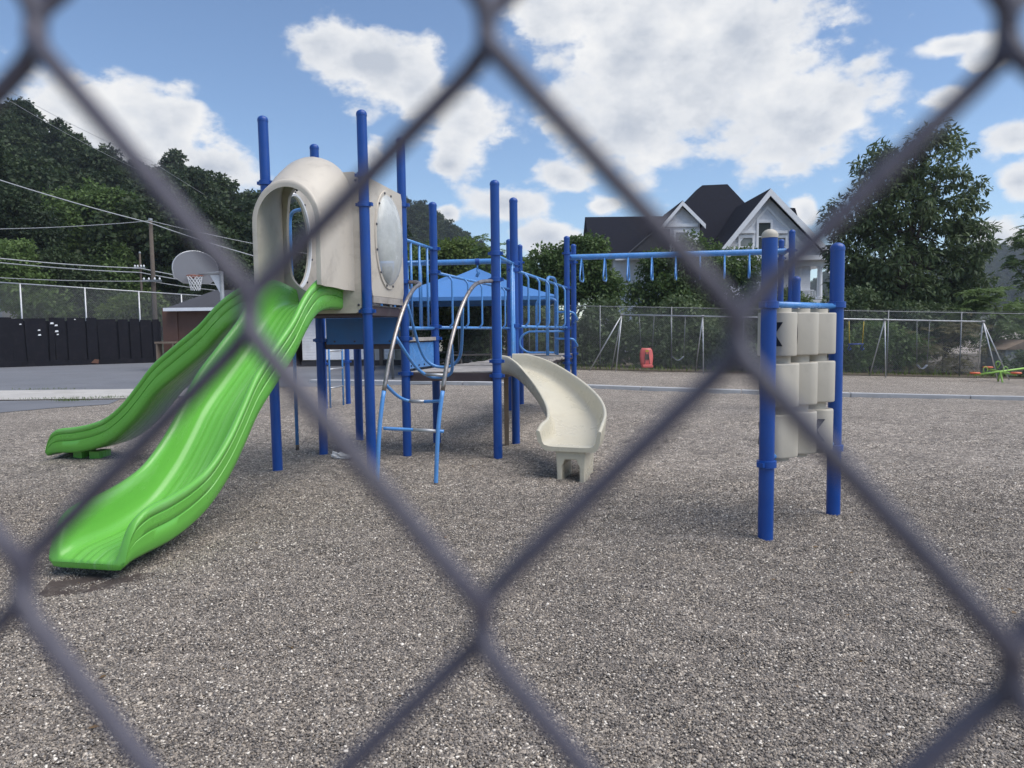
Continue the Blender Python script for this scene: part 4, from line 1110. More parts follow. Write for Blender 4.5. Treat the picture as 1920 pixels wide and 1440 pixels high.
def tree(name, label, cat, Y, lobes, base_px, mat='leaf_mid', n_cl=120, per=60, leaf=0.16, cl_r=0.5, r0=0.16, frond=None, group=None, seed=0, fill=0.35, n_limb=9, world_lobes=None, aspect=0.55, droop=0.35):
    g = np.random.default_rng(100 + seed)
    lw = world_lobes or px_lobes(Y, lobes)
    if frond: V, ce = crown_fronds(g, lw, frond[0], frond[1], frond[2], frond[3], fill)
    else: V, ce = crown_leaves(g, lw, n_cl, per, leaf, cl_r, aspect, fill, droop)
    bx = P(base_px, 600, Y).x; base = Vector((bx, Y, gz(bx, Y)))
    t = empty(name, base, label, cat, group)
    V = V[...] if False else V
    zmin = base.z + 0.02
    V[:, 2] = np.maximum(V[:, 2], zmin + 0.05 * np.abs(np.sin(V[:, 0] * 37 + V[:, 1] * 23)))
    c = link('crown', quads_mesh('crown', V - np.array(base), mat), t)
    tm = trunk_mesh(g, base, ce, r0, n_limb); tm.transform(Matrix.Translation(-base)); link('trunk', tm, t)
    return t

# ------------------------------------------------------------------ hills and woods
def bear(x, y): return 960 + FPX * x / max(y, 1e-3)
H1 = ([-1500, -600, 0, 100, 200, 300, 380, 480, 560, 640, 740, 850, 960, 1100], [50, 45, 37, 29, 23.5, 20, 18, 16, 13, 9.5, 5, 1, -1, -2])
H2 = ([200, 400, 600, 700, 760, 800, 850, 885, 935, 965, 1010, 1100], [40, 52, 55, 54, 51.5, 47.5, 39.5, 32, 25.5, 17, 5, -2])
H3 = ([1380, 1460, 1560, 1700, 1820, 1900, 2000, 2300, 3000], [-2, 14, 38, 52, 58, 59, 63, 72, 60])
def hz1(x, y): return interp(H1[0], H1[1], bear(x, y)) * (sstep(44, 140, y) ** 0.85) * (1 - 0.35 * sstep(140, 190, y)) + (1.2 * noise.noise((x * 0.06, y * 0.06, 2)) * sstep(48, 80, y)) - 0.3
def hz2(x, y): return interp(H2[0], H2[1], bear(x, y)) * sstep(190, 322, y) * (1 - 0.3 * sstep(322, 400, y)) + 2.0 * noise.noise((x * 0.03, y * 0.03, 4)) * sstep(200, 260, y) - 0.6
def hz3(x, y): return interp(H3[0], H3[1], bear(x, y)) * sstep(330, 620, y) * (1 - 0.3 * sstep(620, 760, y)) + 3.0 * noise.noise((x * 0.02, y * 0.02, 6)) * sstep(360, 460, y) - 0.8
def hill(name, f, x0, x1, y0, y1, st, label):
    xs, ys = np.arange(x0, x1, st), np.arange(y0, y1, st); n = len(xs)
    V = [(x, y, f(x, y)) for y in ys for x in xs]
    F = [(j * n + i, j * n + i + 1, (j + 1) * n + i + 1, (j + 1) * n + i) for j in range(len(ys) - 1) for i in range(n - 1)]
    me = bpy.data.meshes.new(name); me.from_pydata(V, [], F); me.materials.append(MAT['hill_floor'])
    me.polygons.foreach_set('use_smooth', [True] * len(F)); me.update()
    tag(link(name, me), label, 'hill', kind='structure')
hill('near_hill', hz1, -170, 16, 44, 192, 4, 'steep wooded hillside behind the black board fence')
hill('middle_hill', hz2, -260, 40, 190, 402, 8, 'rounded wooded hill behind the blue canopies')
hill('far_hill', hz3, 120, 760, 330, 762, 14, 'hazy blue wooded ridge beyond the large tree')

def forest_variant(i):
    g = np.random.default_rng(40 + i); h = 10.5 + i * 0.7
    lobes = [(0, 0, h * 0.62, 2.6, 2.6, h * 0.30)]
    for k in range(5):
        a = g.uniform(0, 6.28); lobes.append((1.7 * math.cos(a), 1.7 * math.sin(a), h * g.uniform(0.40, 0.80), 1.7, 1.7, 1.6))
    lobes.append((0, 0, h * 0.86, 1.5, 1.5, h * 0.13))
    V, ce = crown_leaves(g, lobes, 95, 48, 0.50, 0.85, 0.7, 0.45)
    cm = quads_mesh('crown', V, 'leaf_forest'); tm = trunk_mesh(g, (0, 0, 0), ce, 0.19, 6)
    return cm, tm
FV = [forest_variant(i) for i in range(5)]
def copy_hill_tree(x, y, z, s, i, label, group):
    t = empty('hill_tree', (x, y, z), label, 'tree', group); t.scale = (s, s, s * random.uniform(0.9, 1.15)); t.rotation_euler.z = random.uniform(0, 6.28)
    link('crown', FV[i][0], t); link('trunk', FV[i][1], t)
    return t
CREST = [(28, 215, 1.15, 'tall open crowned tree on the hill crest at the left picture edge'), (70, 238, 1.0, 'crest tree just right of the tall one at the picture edge'), (110, 262, 0.9, 'small crest tree under the left end of the white cloud'),
         (255, 320, 0.8, 'low round crest tree halfway along the near hill'), (330, 330, 1.05, 'spreading crest tree where the cloud meets the hill'), (365, 340, 1.1, 'upright crest tree in front of the lower white cloud'), (395, 352, 0.9, 'thin topped crest tree right of the upright one'), (425, 366, 0.8, 'last crest tree before the slide tower')]
for k, (px, py, s, lb) in enumerate(CREST):
    Y = 138; p = P(px, py, Y)
    copy_hill_tree(p.x, Y, p.z - 9.2 * s, s, k % 5, lb, 'crest trees on the near hillside')

def forest(name, f, x0, x1, y0, y1, step, smin, smax, keep, label):
    pts, scl, rot, idx = [], [], [], []
    for y in np.arange(y0, y1, step):
        for x in np.arange(x0, x1, step):
            a, b = x + random.uniform(-.45, .45) * step, y + random.uniform(-.45, .45) * step
            if not keep(a, b): continue
            pts.append((a, b, f(a, b) - 0.6)); scl.append(random.uniform(smin, smax)); rot.append(random.uniform(0, 6.28)); idx.append(random.randrange(5))
    me = bpy.data.meshes.new(name); me.from_pydata(pts, [], []); me.update()
    for nm, ty, da in (('scl', 'FLOAT', scl), ('rot', 'FLOAT', rot), ('idx', 'INT', idx)):
        me.attributes.new(nm, ty, 'POINT').data.foreach_set('value', da)
    o = link(name, me); tag(o, label, 'woods', kind='stuff')
    g = bpy.data.node_groups.new('scatter_trees', 'GeometryNodeTree')
    g.interface.new_socket('Geometry', in_out='INPUT', socket_type='NodeSocketGeometry'); g.interface.new_socket('Geometry', in_out='OUTPUT', socket_type='NodeSocketGeometry')
    L = g.links.new; gi, go = N(g, 'NodeGroupInput'), N(g, 'NodeGroupOutput')
    jn = N(g, 'GeometryNodeJoinGeometry')
    for ob in SRC[::-1]:
        oi = N(g, 'GeometryNodeObjectInfo', transform_space='ORIGINAL'); oi.inputs['Object'].default_value = ob; oi.inputs['As Instance'].default_value = True
        L(oi.outputs['Geometry'], jn.inputs[0])
    ip = N(g, 'GeometryNodeInstanceOnPoints'); L(gi.outputs[0], ip.inputs['Points']); L(jn.outputs[0], ip.inputs['Instance']); ip.inputs['Pick Instance'].default_value = True
    for nm, ty, sk in (('scl', 'FLOAT', 'Scale'), ('idx', 'INT', 'Instance Index')):
        na = N(g, 'GeometryNodeInputNamedAttribute', data_type=ty); na.inputs['Name'].default_value = nm; L(na.outputs['Attribute'], ip.inputs[sk])
    na = N(g, 'GeometryNodeInputNamedAttribute', data_type='FLOAT'); na.inputs['Name'].default_value = 'rot'
    cx = N(g, 'ShaderNodeCombineXYZ'); L(na.outputs['Attribute'], cx.inputs['Z']); L(cx.outputs[0], ip.inputs['Rotation'])
    L(ip.outputs[0], go.inputs[0])
    o.modifiers.new('scatter', 'NODES').node_group = g
SRC = [o for o in bpy.data.objects if o.name.startswith('crown') and o.parent and o.parent.name.startswith('hill_tree')][:5]
inview = lambda m: (lambda x, y: -m < bear(x, y) < 1920 + m)
forest('near_woods', hz1, -165, 14, 56, 156, 4.6, 0.62, 1.05, lambda x, y: -500 < bear(x, y) < 1050 and hz1(x, y) > 0.2, 'dense green woods covering the near hillside')
forest('middle_woods', hz2, -255, 36, 205, 352, 6.2, 0.75, 1.15, lambda x, y: 150 < bear(x, y) < 1080 and hz2(x, y) > 2 , 'dark green woods covering the rounded hill')
forest('far_woods', hz3, 130, 750, 400, 690, 8.5, 0.8, 1.25, lambda x, y: 1440 < bear(x, y) < 2500 and hz3(x, y) > 4, 'hazy woods covering the far ridge')

# ------------------------------------------------------------------ white house
def house():
    Yf = 45.0; g = empty('white_house', (16, Yf, 0), 'large white gabled house with dark hipped roof and columned porch', 'house')
    def q(px, py, Y=Yf): return P(px, py, Y)
    def slab(pts, d, name, mat, parent=None, **kw):
        return MB().prism(pts, d).build(name, mat, parent or g, **kw)
    # front gable block
    xl, xr, xc = q(1338, 480).x, q(1556, 480).x, q(1437, 480).x
    ze, za = q(1556, 481).z, q(1437, 360).z
    wl, wr = xl + 0.35, xr - 1.2
    zw = lambda x: ze + (za - ze) * (1 - abs(x - xc) / (xr - xc if x > xc else xc - xl)) - 0.25
    poly = [(wl, 0), (wr, 0), (wr, zw(wr)), (xc, za - 0.25), (wl, zw(wl))]
    slab([Vector((x, Yf, z)) for x, z in poly], (0, 6, 0), 'wall', 'white_siding')
    # lean soffit wall over the porch side
    for (xa, xb, nm) in ((xl, xc, 'roof_slope'), (xc, xr, 'roof_slope')):
        z_a = ze if xa != xc else za; z_b = za if xb == xc else ze
        slab([Vector((xa, Yf - 0.55, z_a)), Vector((xb, Yf - 0.55, z_b)), Vector((xb, Yf - 0.55, z_b + 0.12)), Vector((xa, Yf - 0.55, z_a + 0.12))], (0, 8, 0), nm, 'roof_dark')
        o = slab([Vector((xa, Yf - 0.60, z_a - 0.34)), Vector((xb, Yf - 0.60, z_b - 0.34)), Vector((xb, Yf - 0.60, z_b + 0.10)), Vector((xa, Yf - 0.60, z_a + 0.10))], (0, 0.09, 0), 'barge_board', 'white_trim')
        # inner frieze board following the slope
        o = slab([Vector((xa, Yf - 0.06, z_a - 1.05)), Vector((xb, Yf - 0.06, z_b - 1.05)), Vector((xb, Yf - 0.06, z_b - 0.85)), Vector((xa, Yf - 0.06, z_a - 0.85))], (0, 0.07, 0), 'frieze_board', 'white_trim')
    def window(x0, x1, y0, y1, Y, glass='window_glass'):
        a, b = q(x0, y1, Y), q(x1, y0, Y)
        w = MB(); t = 0.13
        for (p0, p1) in (((a.x - t, a.z - t), (b.x + t, a.z)), ((a.x - t, b.z), (b.x + t, b.z + t * 1.3)), ((a.x - t, a.z), (a.x, b.z)), ((b.x, a.z), (b.x + t, b.z))):
            w.box(((p0[0] + p1[0]) / 2, Y - 0.05, (p0[1] + p1[1]) / 2), (p1[0] - p0[0], 0.14, p1[1] - p0[1]))
        o = w.build('window', 'white_trim', g)
        MB().box(((a.x + b.x) / 2, Y - 0.02, (a.z + b.z) / 2), (b.x - a.x, 0.03, b.z - a.z)).build('pane', glass, o)
        MB().box(((a.x + b.x) / 2, Y - 0.05, (a.z + b.z) / 2), (b.x - a.x, 0.06, 0.06)).build('sash_bar', 'white_trim', o)
    window(1421, 1444, 418, 470, Yf); window(1387, 1410, 446, 480, Yf, 'curtain_glass'); window(1456, 1472, 446, 480, Yf, 'curtain_glass')
    for (x0, x1) in ((1378, 1414), (1452, 1474)):
        a, b = q(x0, 436, Yf), q(x1, 430, Yf); MB().box(((a.x + b.x) / 2, Yf - 0.12, a.z), (b.x - a.x, 0.3, 0.16)).build('lintel', 'white_trim', g)
    a, b = q(1330, 487), q(1560, 478)
    MB().box(((a.x + b.x) / 2, Yf - 0.3, a.z), (b.x - a.x, 0.9, 0.28)).build('cornice', 'white_trim', g)
    # gable return over the porch
    slab([Vector((wr, Yf + 0.02, ze - 0.1)), Vector((xr - 0.15, Yf + 0.02, ze - 0.1)), Vector((wr, Yf + 0.02, zw(wr) + 0.05))], (0, 5, 0), 'wall', 'white_siding')
    # porch at the house corner
    zt, zb = q(1520, 492).z, q(1520, 561).z
    ent = MB().box((q(1520, 490).x, Yf + 0.9, zt - 0.05), (q(1548, 0).x - q(1478, 0).x, 2.4, 0.40)).build('porch', 'white_trim', g)
    MB().box((q(1520, 490).x, Yf + 0.9, zb - 0.2), (q(1548, 0).x - q(1478, 0).x, 2.5, 0.3)).build('porch_floor', 'white_trim', ent)
    MB().box((q(1520, 490).x, Yf + 1.2, (zb - 0.35) / 2), (q(1544, 0).x - q(1478, 0).x, 2.0, zb - 0.35)).build('porch_base', 'white_siding', ent)
    for (px, r, yo) in ((1537, 0.17, -0.1), (1499, 0.11, 0.0), (1516, 0.12, 1.6)):
        c = q(px, 520, Yf + yo)
        MB().lathe((c.x, Yf + yo, 0), [(r * 1.3, zb), (r * 1.3, zb + 0.12), (r, zb + 0.14), (r * 0.85, zt - 0.4), (r * 1.3, zt - 0.36), (r * 1.3, zt - 0.2)], 12).build('column', 'white_trim', ent, angle=40)
    for k in range(13):
        c = q(1501 + k * 2.8, 550, Yf - 0.1); MB().box((c.x, Yf - 0.1, zb + 0.28), (0.035, 0.035, 0.5)).build('baluster', 'white_trim', ent)
    c0, c1 = q(1499, 0, Yf - 0.1).x, q(1537, 0, Yf - 0.1).x
    MB().box(((c0 + c1) / 2, Yf - 0.1, zb + 0.55), (c1 - c0, 0.07, 0.07)).build('hand_rail', 'white_trim', ent)
    # main block and hipped roof
    Ym = 49.0
    x0, x1 = P(1205, 470, Ym).x, P(1480, 470, Ym).x; z0 = P(1300, 478, Ym).z
    MB().prism([Vector((x0 + 0.4, Ym, 0)), Vector((x1 - 0.4, Ym, 0)), Vector((x1 - 0.4, Ym, z0)), Vector((x0 + 0.4, Ym, z0))], (0, 9, 0)).build('wall', 'white_siding', g)
    ta, tb = P(1311, 352, Ym + 4.5), P(1357, 350, Ym + 4.5)
    base = [Vector((x0, Ym - 0.5, z0)), Vector((x1, Ym - 0.5, z0)), Vector((x1, Ym + 9.5, z0)), Vector((x0, Ym + 9.5, z0))]
    top = [Vector((ta.x, Ym + 3.6, ta.z)), Vector((tb.x, Ym + 3.6, tb.z)), Vector((tb.x, Ym + 5.4, tb.z)), Vector((ta.x, Ym + 5.4, ta.z))]
    MB().add(base + top, [(0, 1, 5, 4), (1, 2, 6, 5), (2, 3, 7, 6), (3, 0, 4, 7), (4, 5, 6, 7), (3, 2, 1, 0)]).build('hip_roof', 'roof_dark', g)
    # left wing: long ridge parallel to the playground
    Yw = 49.5
    a, b = P(1097, 407, Yw + 3.5), P(1296, 402, Yw + 3.5); e = P(1097, 484, Yw)
    xl2, xr2 = a.x, b.x
    pr = [Vector((xl2, Yw - 0.4, e.z)), Vector((xl2, Yw + 3.5, a.z)), Vector((xl2, Yw + 7.4, e.z))]
    MB().prism(pr, (xr2 - xl2, 0, 0)).build('wing_roof', 'roof_dark', g)
    MB().prism([Vector((P(1150, 500, Yw).x, Yw, 0)), Vector((xr2, Yw, 0)), Vector((xr2, Yw, e.z)), Vector((P(1150, 500, Yw).x, Yw, e.z))], (0, 6.5, 0)).build('wall', 'white_siding', g)
    MB().box(((P(1152, 487, Yw).x + xr2) / 2, Yw - 0.42, e.z - 0.08), (xr2 - P(1152, 487, Yw).x, 0.1, 0.28)).build('fascia', 'white_trim', g)
    # small front gable
    Yd = 46.5
    ax, l, r = P(1277, 381, Yd), P(1240, 424, Yd), P(1320, 424, Yd)
    wl_, wr_ = P(1250, 424, Yd).x, P(1312, 424, Yd).x
    MB().prism([Vector((wl_, Yd, 0)), Vector((wr_, Yd, 0)), Vector((wr_, Yd, l.z + 0.2)), Vector((ax.x, Yd, ax.z - 0.2)), Vector((wl_, Yd, l.z + 0.2))], (0, 5, 0)).build('wall', 'white_siding', g)
    for (p0, p1) in ((l, ax), (ax, r)):
        MB().prism([Vector((p0.x, Yd - 0.4, p0.z)), Vector((p1.x, Yd - 0.4, p1.z)), Vector((p1.x, Yd - 0.4, p1.z + 0.1)), Vector((p0.x, Yd - 0.4, p0.z + 0.1))], (0, 5.5, 0)).build('roof_slope', 'roof_dark', g)
        MB().prism([Vector((p0.x, Yd - 0.45, p0.z - 0.22)), Vector((p1.x, Yd - 0.45, p1.z - 0.22)), Vector((p1.x, Yd - 0.45, p1.z + 0.06)), Vector((p0.x, Yd - 0.45, p0.z + 0.06))], (0, 0.08, 0)).build('barge_board', 'white_trim', g)
    MB().box((ax.x, Yd - 0.08, l.z + 0.02), (wr_ - wl_, 0.2, 0.2)).build('cornice', 'white_trim', g)
    window(1266, 1290, 436, 468, Yd, 'curtain_glass')
    # lower lean-to roof left of it
    a, b, c = P(1180, 474, 47.0), P(1228, 432, 47.0), P(1252, 474, 47.0)
    MB().prism([Vector((a.x, 46.4, a.z)), Vector((c.x, 46.4, a.z)), Vector((c.x, 46.4, b.z)), Vector((b.x, 46.4, b.z))], (0, 3.0, 0)).build('porch_roof', 'roof_grey', g)
    MB().tube([Vector((a.x, 46.36, a.z)), Vector((b.x, 46.36, b.z))], 0.05, 6).build('ridge_cap', 'roof_grey', g)
    # dormer on the right flank
    a, b, c = P(1470, 389, 50), P(1491, 390, 50), P(1506, 440, 50)
    MB().prism([Vector((a.x, 50, c.z)), Vector((c.x, 50, c.z)), Vector((b.x, 50, b.z)), Vector((a.x, 50, a.z))], (0, 2.5, 0)).build('flank_roof', 'roof_dark', g)
house()

# ------------------------------------------------------------------ garage, brown shed, small buildings
def garage():
    Y = 33.0; g = empty('garage', (-7, Y, 0), 'low white sided garage behind the slide tower', 'garage')
    x0, x1 = P(566, 640, Y).x, P(806, 640, Y).x; ze = P(700, 571, Y).z
    xm = P(742, 640, Y).x; xb = P(688, 640, Y).x
    zb = P(640, 674, Y).z
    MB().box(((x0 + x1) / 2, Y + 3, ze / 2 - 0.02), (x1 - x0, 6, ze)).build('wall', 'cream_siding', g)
    MB().box(((x0 + xb) / 2, Y - 0.06, (zb + 2.3) / 2), (xb - x0 - 0.1, 0.12, 2.3 - zb)).build('door_panel', 'garage_siding', g)
    xa, xc = P(721, 640, Y).x, P(740, 640, Y).x
    MB().box(((xa + xc) / 2, Y - 0.06, (zb + 2.3) / 2), (xc - xa, 0.12, 2.3 - zb)).build('door_panel', 'garage_siding', g)
    MB().box(((xb + xa) / 2, Y - 0.03, 1.1), (xa - xb, 0.06, 2.2)).build('masonry_pier', 'kerb_paint', g)
    MB().box((P(715, 640, Y).x, Y - 0.12, 1.1), (0.16, 0.12, 2.2)).build('downpipe', 'table_dark', g)
    MB().box(((x0 + x1) / 2, Y - 0.02, zb / 2 - 0.05), (x1 - x0 + 0.06, 0.1, zb)).build('footing', 'roof_grey', g)
    MB().prism([Vector((x0 - 0.4, Y - 0.5, ze - 0.08)), Vector((x0 - 0.4, Y + 3, ze + 1.0)), Vector((x0 - 0.4, Y + 6.5, ze - 0.08))], (x1 - x0 + 0.8, 0, 0)).build('roof', 'roof_grey', g)
    MB().box(((x0 + x1) / 2, Y - 0.52, ze - 0.12), (x1 - x0 + 0.8, 0.06, 0.18)).build('fascia', 'table_dark', g)
garage()
def brown_shed():
    Y = 31.0; a = P(307, 660, Y); g = empty('brown_shed', (a.x, Y, 0), 'brown shed with dark shingle roof behind the basketball hoop', 'shed')
    x0, x1 = a.x, P(520, 660, Y).x; ze = P(400, 578, Y).z; zt = P(400, 552, Y + 2.5).z + 0.2
    xs = P(332, 600, Y).x
    MB().box(((xs + x1) / 2, Y + 2.6, ze / 2), (x1 - xs, 5, ze)).build('wall', 'brown_siding', g)
    MB().box(((x0 + xs) / 2, Y + 0.1, P(315, 578, Y).z / 2), (xs - x0, 0.16, P(315, 578, Y).z)).build('side_screen', 'brown_siding', g)
    MB().add([(xs - 0.35, Y - 0.45, ze - 0.02), (x1 + 0.4, Y - 0.45, ze - 0.02), (x1 + 0.4, Y + 5.6, ze - 0.02), (xs - 0.35, Y + 5.6, ze - 0.02), (xs + 0.7, Y + 2.5, zt), (x1 - 0.3, Y + 2.5, zt)],
             [(0, 1, 5, 4), (1, 2, 5), (2, 3, 4, 5), (3, 0, 4), (3, 2, 1, 0)]).build('roof', 'roof_grey', g)
    MB().box(((xs + x1) / 2, Y - 0.47, ze - 0.05), (x1 - xs + 0.7, 0.06, 0.14)).build('fascia', 'white_trim', g)
    z = P(320, 642, Y).z; b = MB().box(((x0 + xs) / 2 + 0.1, Y - 0.5, z), (xs - x0 + 0.25, 0.45, 0.08)).build('shelf', 'timber', g)
    for xx in (x0 + 0.05, xs + 0.1): MB().box((xx, Y - 0.5, z / 2), (0.07, 0.4, z - 0.06)).build('shelf_leg', 'timber', g)
brown_shed()
def far_left_house():
    Y = 48; a = P(8, 560, Y)
    g = empty('grey_house', (a.x - 3, Y, 0), 'corner of a grey house with eave behind the board fence', 'house')
    MB().box((a.x - 3.2, Y + 2, (a.z) / 2), (6, 4, a.z)).build('wall', 'shed_white', g)
    MB().prism([Vector((a.x - 6.5, Y - 0.6, a.z - 0.1)), Vector((a.x + 0.3, Y - 0.6, a.z - 0.1)), Vector((a.x - 1.0, Y - 0.6, a.z + 0.4)), Vector((a.x - 6.5, Y - 0.6, a.z + 0.6))], (0, 5, 0)).build('roof', 'roof_grey', g)
    MB().box((a.x - 3.1, Y - 0.62, a.z - 0.14), (6.9, 0.08, 0.16)).build('fascia', 'white_trim', g)
far_left_house()
def small_hut():
    Y = 30.5; a, b = P(1882, 690, Y), P(1935, 655, Y); z0 = gz_base(a.x, Y)
    g = empty('pump_hut', (a.x, Y, z0), 'small pale hut with brown roof behind the seesaw', 'hut')
    MB().box((a.x + 0.9, Y + 0.8, (b.z + z0) / 2), (1.7, 1.6, b.z - z0)).build('wall', 'shed_white', g)
    MB().prism([Vector((a.x - 0.1, Y - 0.15, b.z)), Vector((a.x + 0.9, Y - 0.15, b.z + 0.42)), Vector((a.x + 1.95, Y - 0.15, b.z))], (0, 1.9, 0)).build('roof', 'timber', g)
small_hut()

# ------------------------------------------------------------------ black board fence with wire fence above
def board_fence():
    a, b = P(-150, 690, 33.6), P(301, 600, 40.0)
    a.z = b.z = 0; d = (b - a).normalized(); n = Vector((d.y, -d.x, 0)); Lg = (b - a).length
    f = empty('board_fence', a, 'tall black painted board fence along the asphalt court', 'fence')
    s = 0.0; k = 0
    while s < Lg - 0.1:
        w = random.choice((0.62, 0.72, 0.85, 0.30, 0.95, 0.55)); w = min(w, Lg - s)
        h = (2.52 - 0.10 * s / Lg) + random.uniform(-0.04, 0.04); pr = random.uniform(0, 0.07)
        gp = random.choice((0.012, 0.02, 0.035)); p, q = a + d * (s + gp) + n * pr, a + d * (s + w - gp) + n * pr; ln = random.uniform(-0.07, 0.03)
        m = MB(); m.prism([p + Z3 * 0.12, q + Z3 * 0.12, q + d * ln + Z3 * (h + random.uniform(-.02, .02)), p + d * ln + Z3 * h], n * -0.03)
        m.build('board', 'black_board', f); s += w; k += 1
    m = MB(); m.prism([a + n * 0.07 - Z3 * 0.1, b + n * 0.07 - Z3 * 0.1, b + n * 0.07 + Z3 * 0.26, a + n * 0.07 + Z3 * 0.30], n * 0.06); m.build('kick_board', 'black_board', f)
    m = MB(); m.prism([a - n * 0.032, b - n * 0.032, b - n * 0.032 + Z3 * 2.3, a - n * 0.032 + Z3 * 2.38], n * -0.012); m.build('gap_blocker', 'black_board', f)  # added dark sheet behind the boards, shuts light out of the gaps
    for z in (0.7, 2.0):
        m = MB(); m.prism([a - n * 0.05 + Z3 * z, b - n * 0.05 + Z3 * z, b - n * 0.05 + Z3 * (z + .1), a - n * 0.05 + Z3 * (z + .1)], n * -0.06); m.build('back_rail', 'black_board', f)
    for (px, py, sz) in ((38, 608, .05), (73, 619, .06), (74, 628, .07), (97, 606, .08), (105, 610, .07), (106, 621, .08), (108, 627, .05), (140, 599, .04)):
        Yb = 36.0; c = P(px, py, Yb)
        for _ in range(6): c = P(px, py, a.y + (b.y - a.y) * (c.x - a.x) / (b.x - a.x))
        c += n * 0.085
        MB().prism([c + d * -sz - Z3 * sz * .6, c + d * sz - Z3 * sz * .5, c + d * sz * .8 + Z3 * sz * .6, c - d * sz * .7 + Z3 * sz * .5], n * 0.004).build('paper_scrap', 'white_film', f)
    m = MB(); c = P(177, 678, 37);
    for _ in range(6): c = P(177, 678, a.y + (b.y - a.y) * (c.x - a.x) / (b.x - a.x))
    m.prism([c + n * .16 - d * .18 - Z3 * .06, c + n * .16 + d * .16 - Z3 * .1, c + n * .16 + d * .2 + Z3 * .1, c + n * .16 + Z3 * .14], n * .02); m.build('bare_patch', 'brown_wall', f)
board_fence()
def wire_fabric(corners, pitch, r, name, mat, parent):
    """woven fabric of straight diagonal wires between bottom (a,b) and top (c,d) lines"""
    a, b, c, d_ = corners; Lg = (b - a).length; Hh = ((c - a).length + (d_ - b).length) / 2
    m = MB(); per = pitch
    def pt(s, t): return a.lerp(b, s).lerp(c.lerp(d_, s), t)
    k = Hh / Lg
    s = -k
    while s < 1:
        for sg in (0, 1):
            s0, s1, t0, t1 = s, s + k, 0.0, 1.0
            if s0 < 0: t0 = -s0 / k; s0 = 0
            if s1 > 1: t1 = (1 - s) / k; s1 = 1
            p, q = (pt(s0, t0), pt(s1, t1)) if sg == 0 else (pt(1 - s0, t0), pt(1 - s1, t1))
            m.tube([p, q], r, 3, cap=False)
        s += per / Lg
    o = m.build(name, mat, parent); o['kind'] = 'stuff'; return o
def tall_wire_fence():
    a, b = P(-120, 600, 36.2), P(420, 600, 44.5); a.z = b.z = 0
    f = empty('tall_chain_link_fence', a, 'tall galvanised chain link fence rising behind the black boards', 'fence')
    za, zb = P(0, 531, 37.5).z, P(370, 556, 43.5).z
    MB().tube([a + Z3 * (za + 0.2), b + Z3 * zb], 0.035, 8).build('top_rail', 'galvanised', f, smooth=True)
    for px in (-90, 1, 53, 173, 273, 352):
        lo, hi = 0.0, 1.0
        for _ in range(30):
            mid = (lo + hi) / 2; p = a.lerp(b, mid)
            if bear(p.x, p.y) + 6 < px: lo = mid
            else: hi = mid
        p = a.lerp(b, lo); zt = (za + 0.2) * (1 - lo) + zb * lo
        MB().tube([p - Z3 * 0.2, p + Z3 * zt], 0.045, 8).build('post', 'galvanised', f, smooth=True)
    wire_fabric((a + Z3 * 0.1, b + Z3 * 0.1, a + Z3 * (za + 0.22), b + Z3 * zb), 0.10, 0.0035, 'mesh_fabric', 'dull_steel', f)
tall_wire_fence()
def back_wire_fence():
    a, b = Vector((-2.2, 29.6, 0.0)), Vector((33.0, 28.6, 0)); h = 2.62
    f = empty('back_chain_link_fence', (a.x, a.y, 0), 'grey chain link fence along the shrubs behind the swings', 'fence')
    n = 12
    P_ = []
    for i in range(n + 1):
        p = a.lerp(b, i / n); p.z = gz_base(p.x, p.y); P_.append(p)
        MB().tube([p - Z3 * 0.2, p + Z3 * (h + 0.04)], 0.025, 8).build('post', 'dull_steel', f, smooth=True)
    MB().tube([p + Z3 * h for p in P_], 0.015, 8).build('top_rail', 'dull_steel', f, smooth=True)
    wire_fabric((P_[0] + Z3 * .05, P_[-1] + Z3 * .05, P_[0] + Z3 * h, P_[-1] + Z3 * h), 0.085, 0.0022, 'mesh_fabric', 'dull_steel', f)
back_wire_fence()

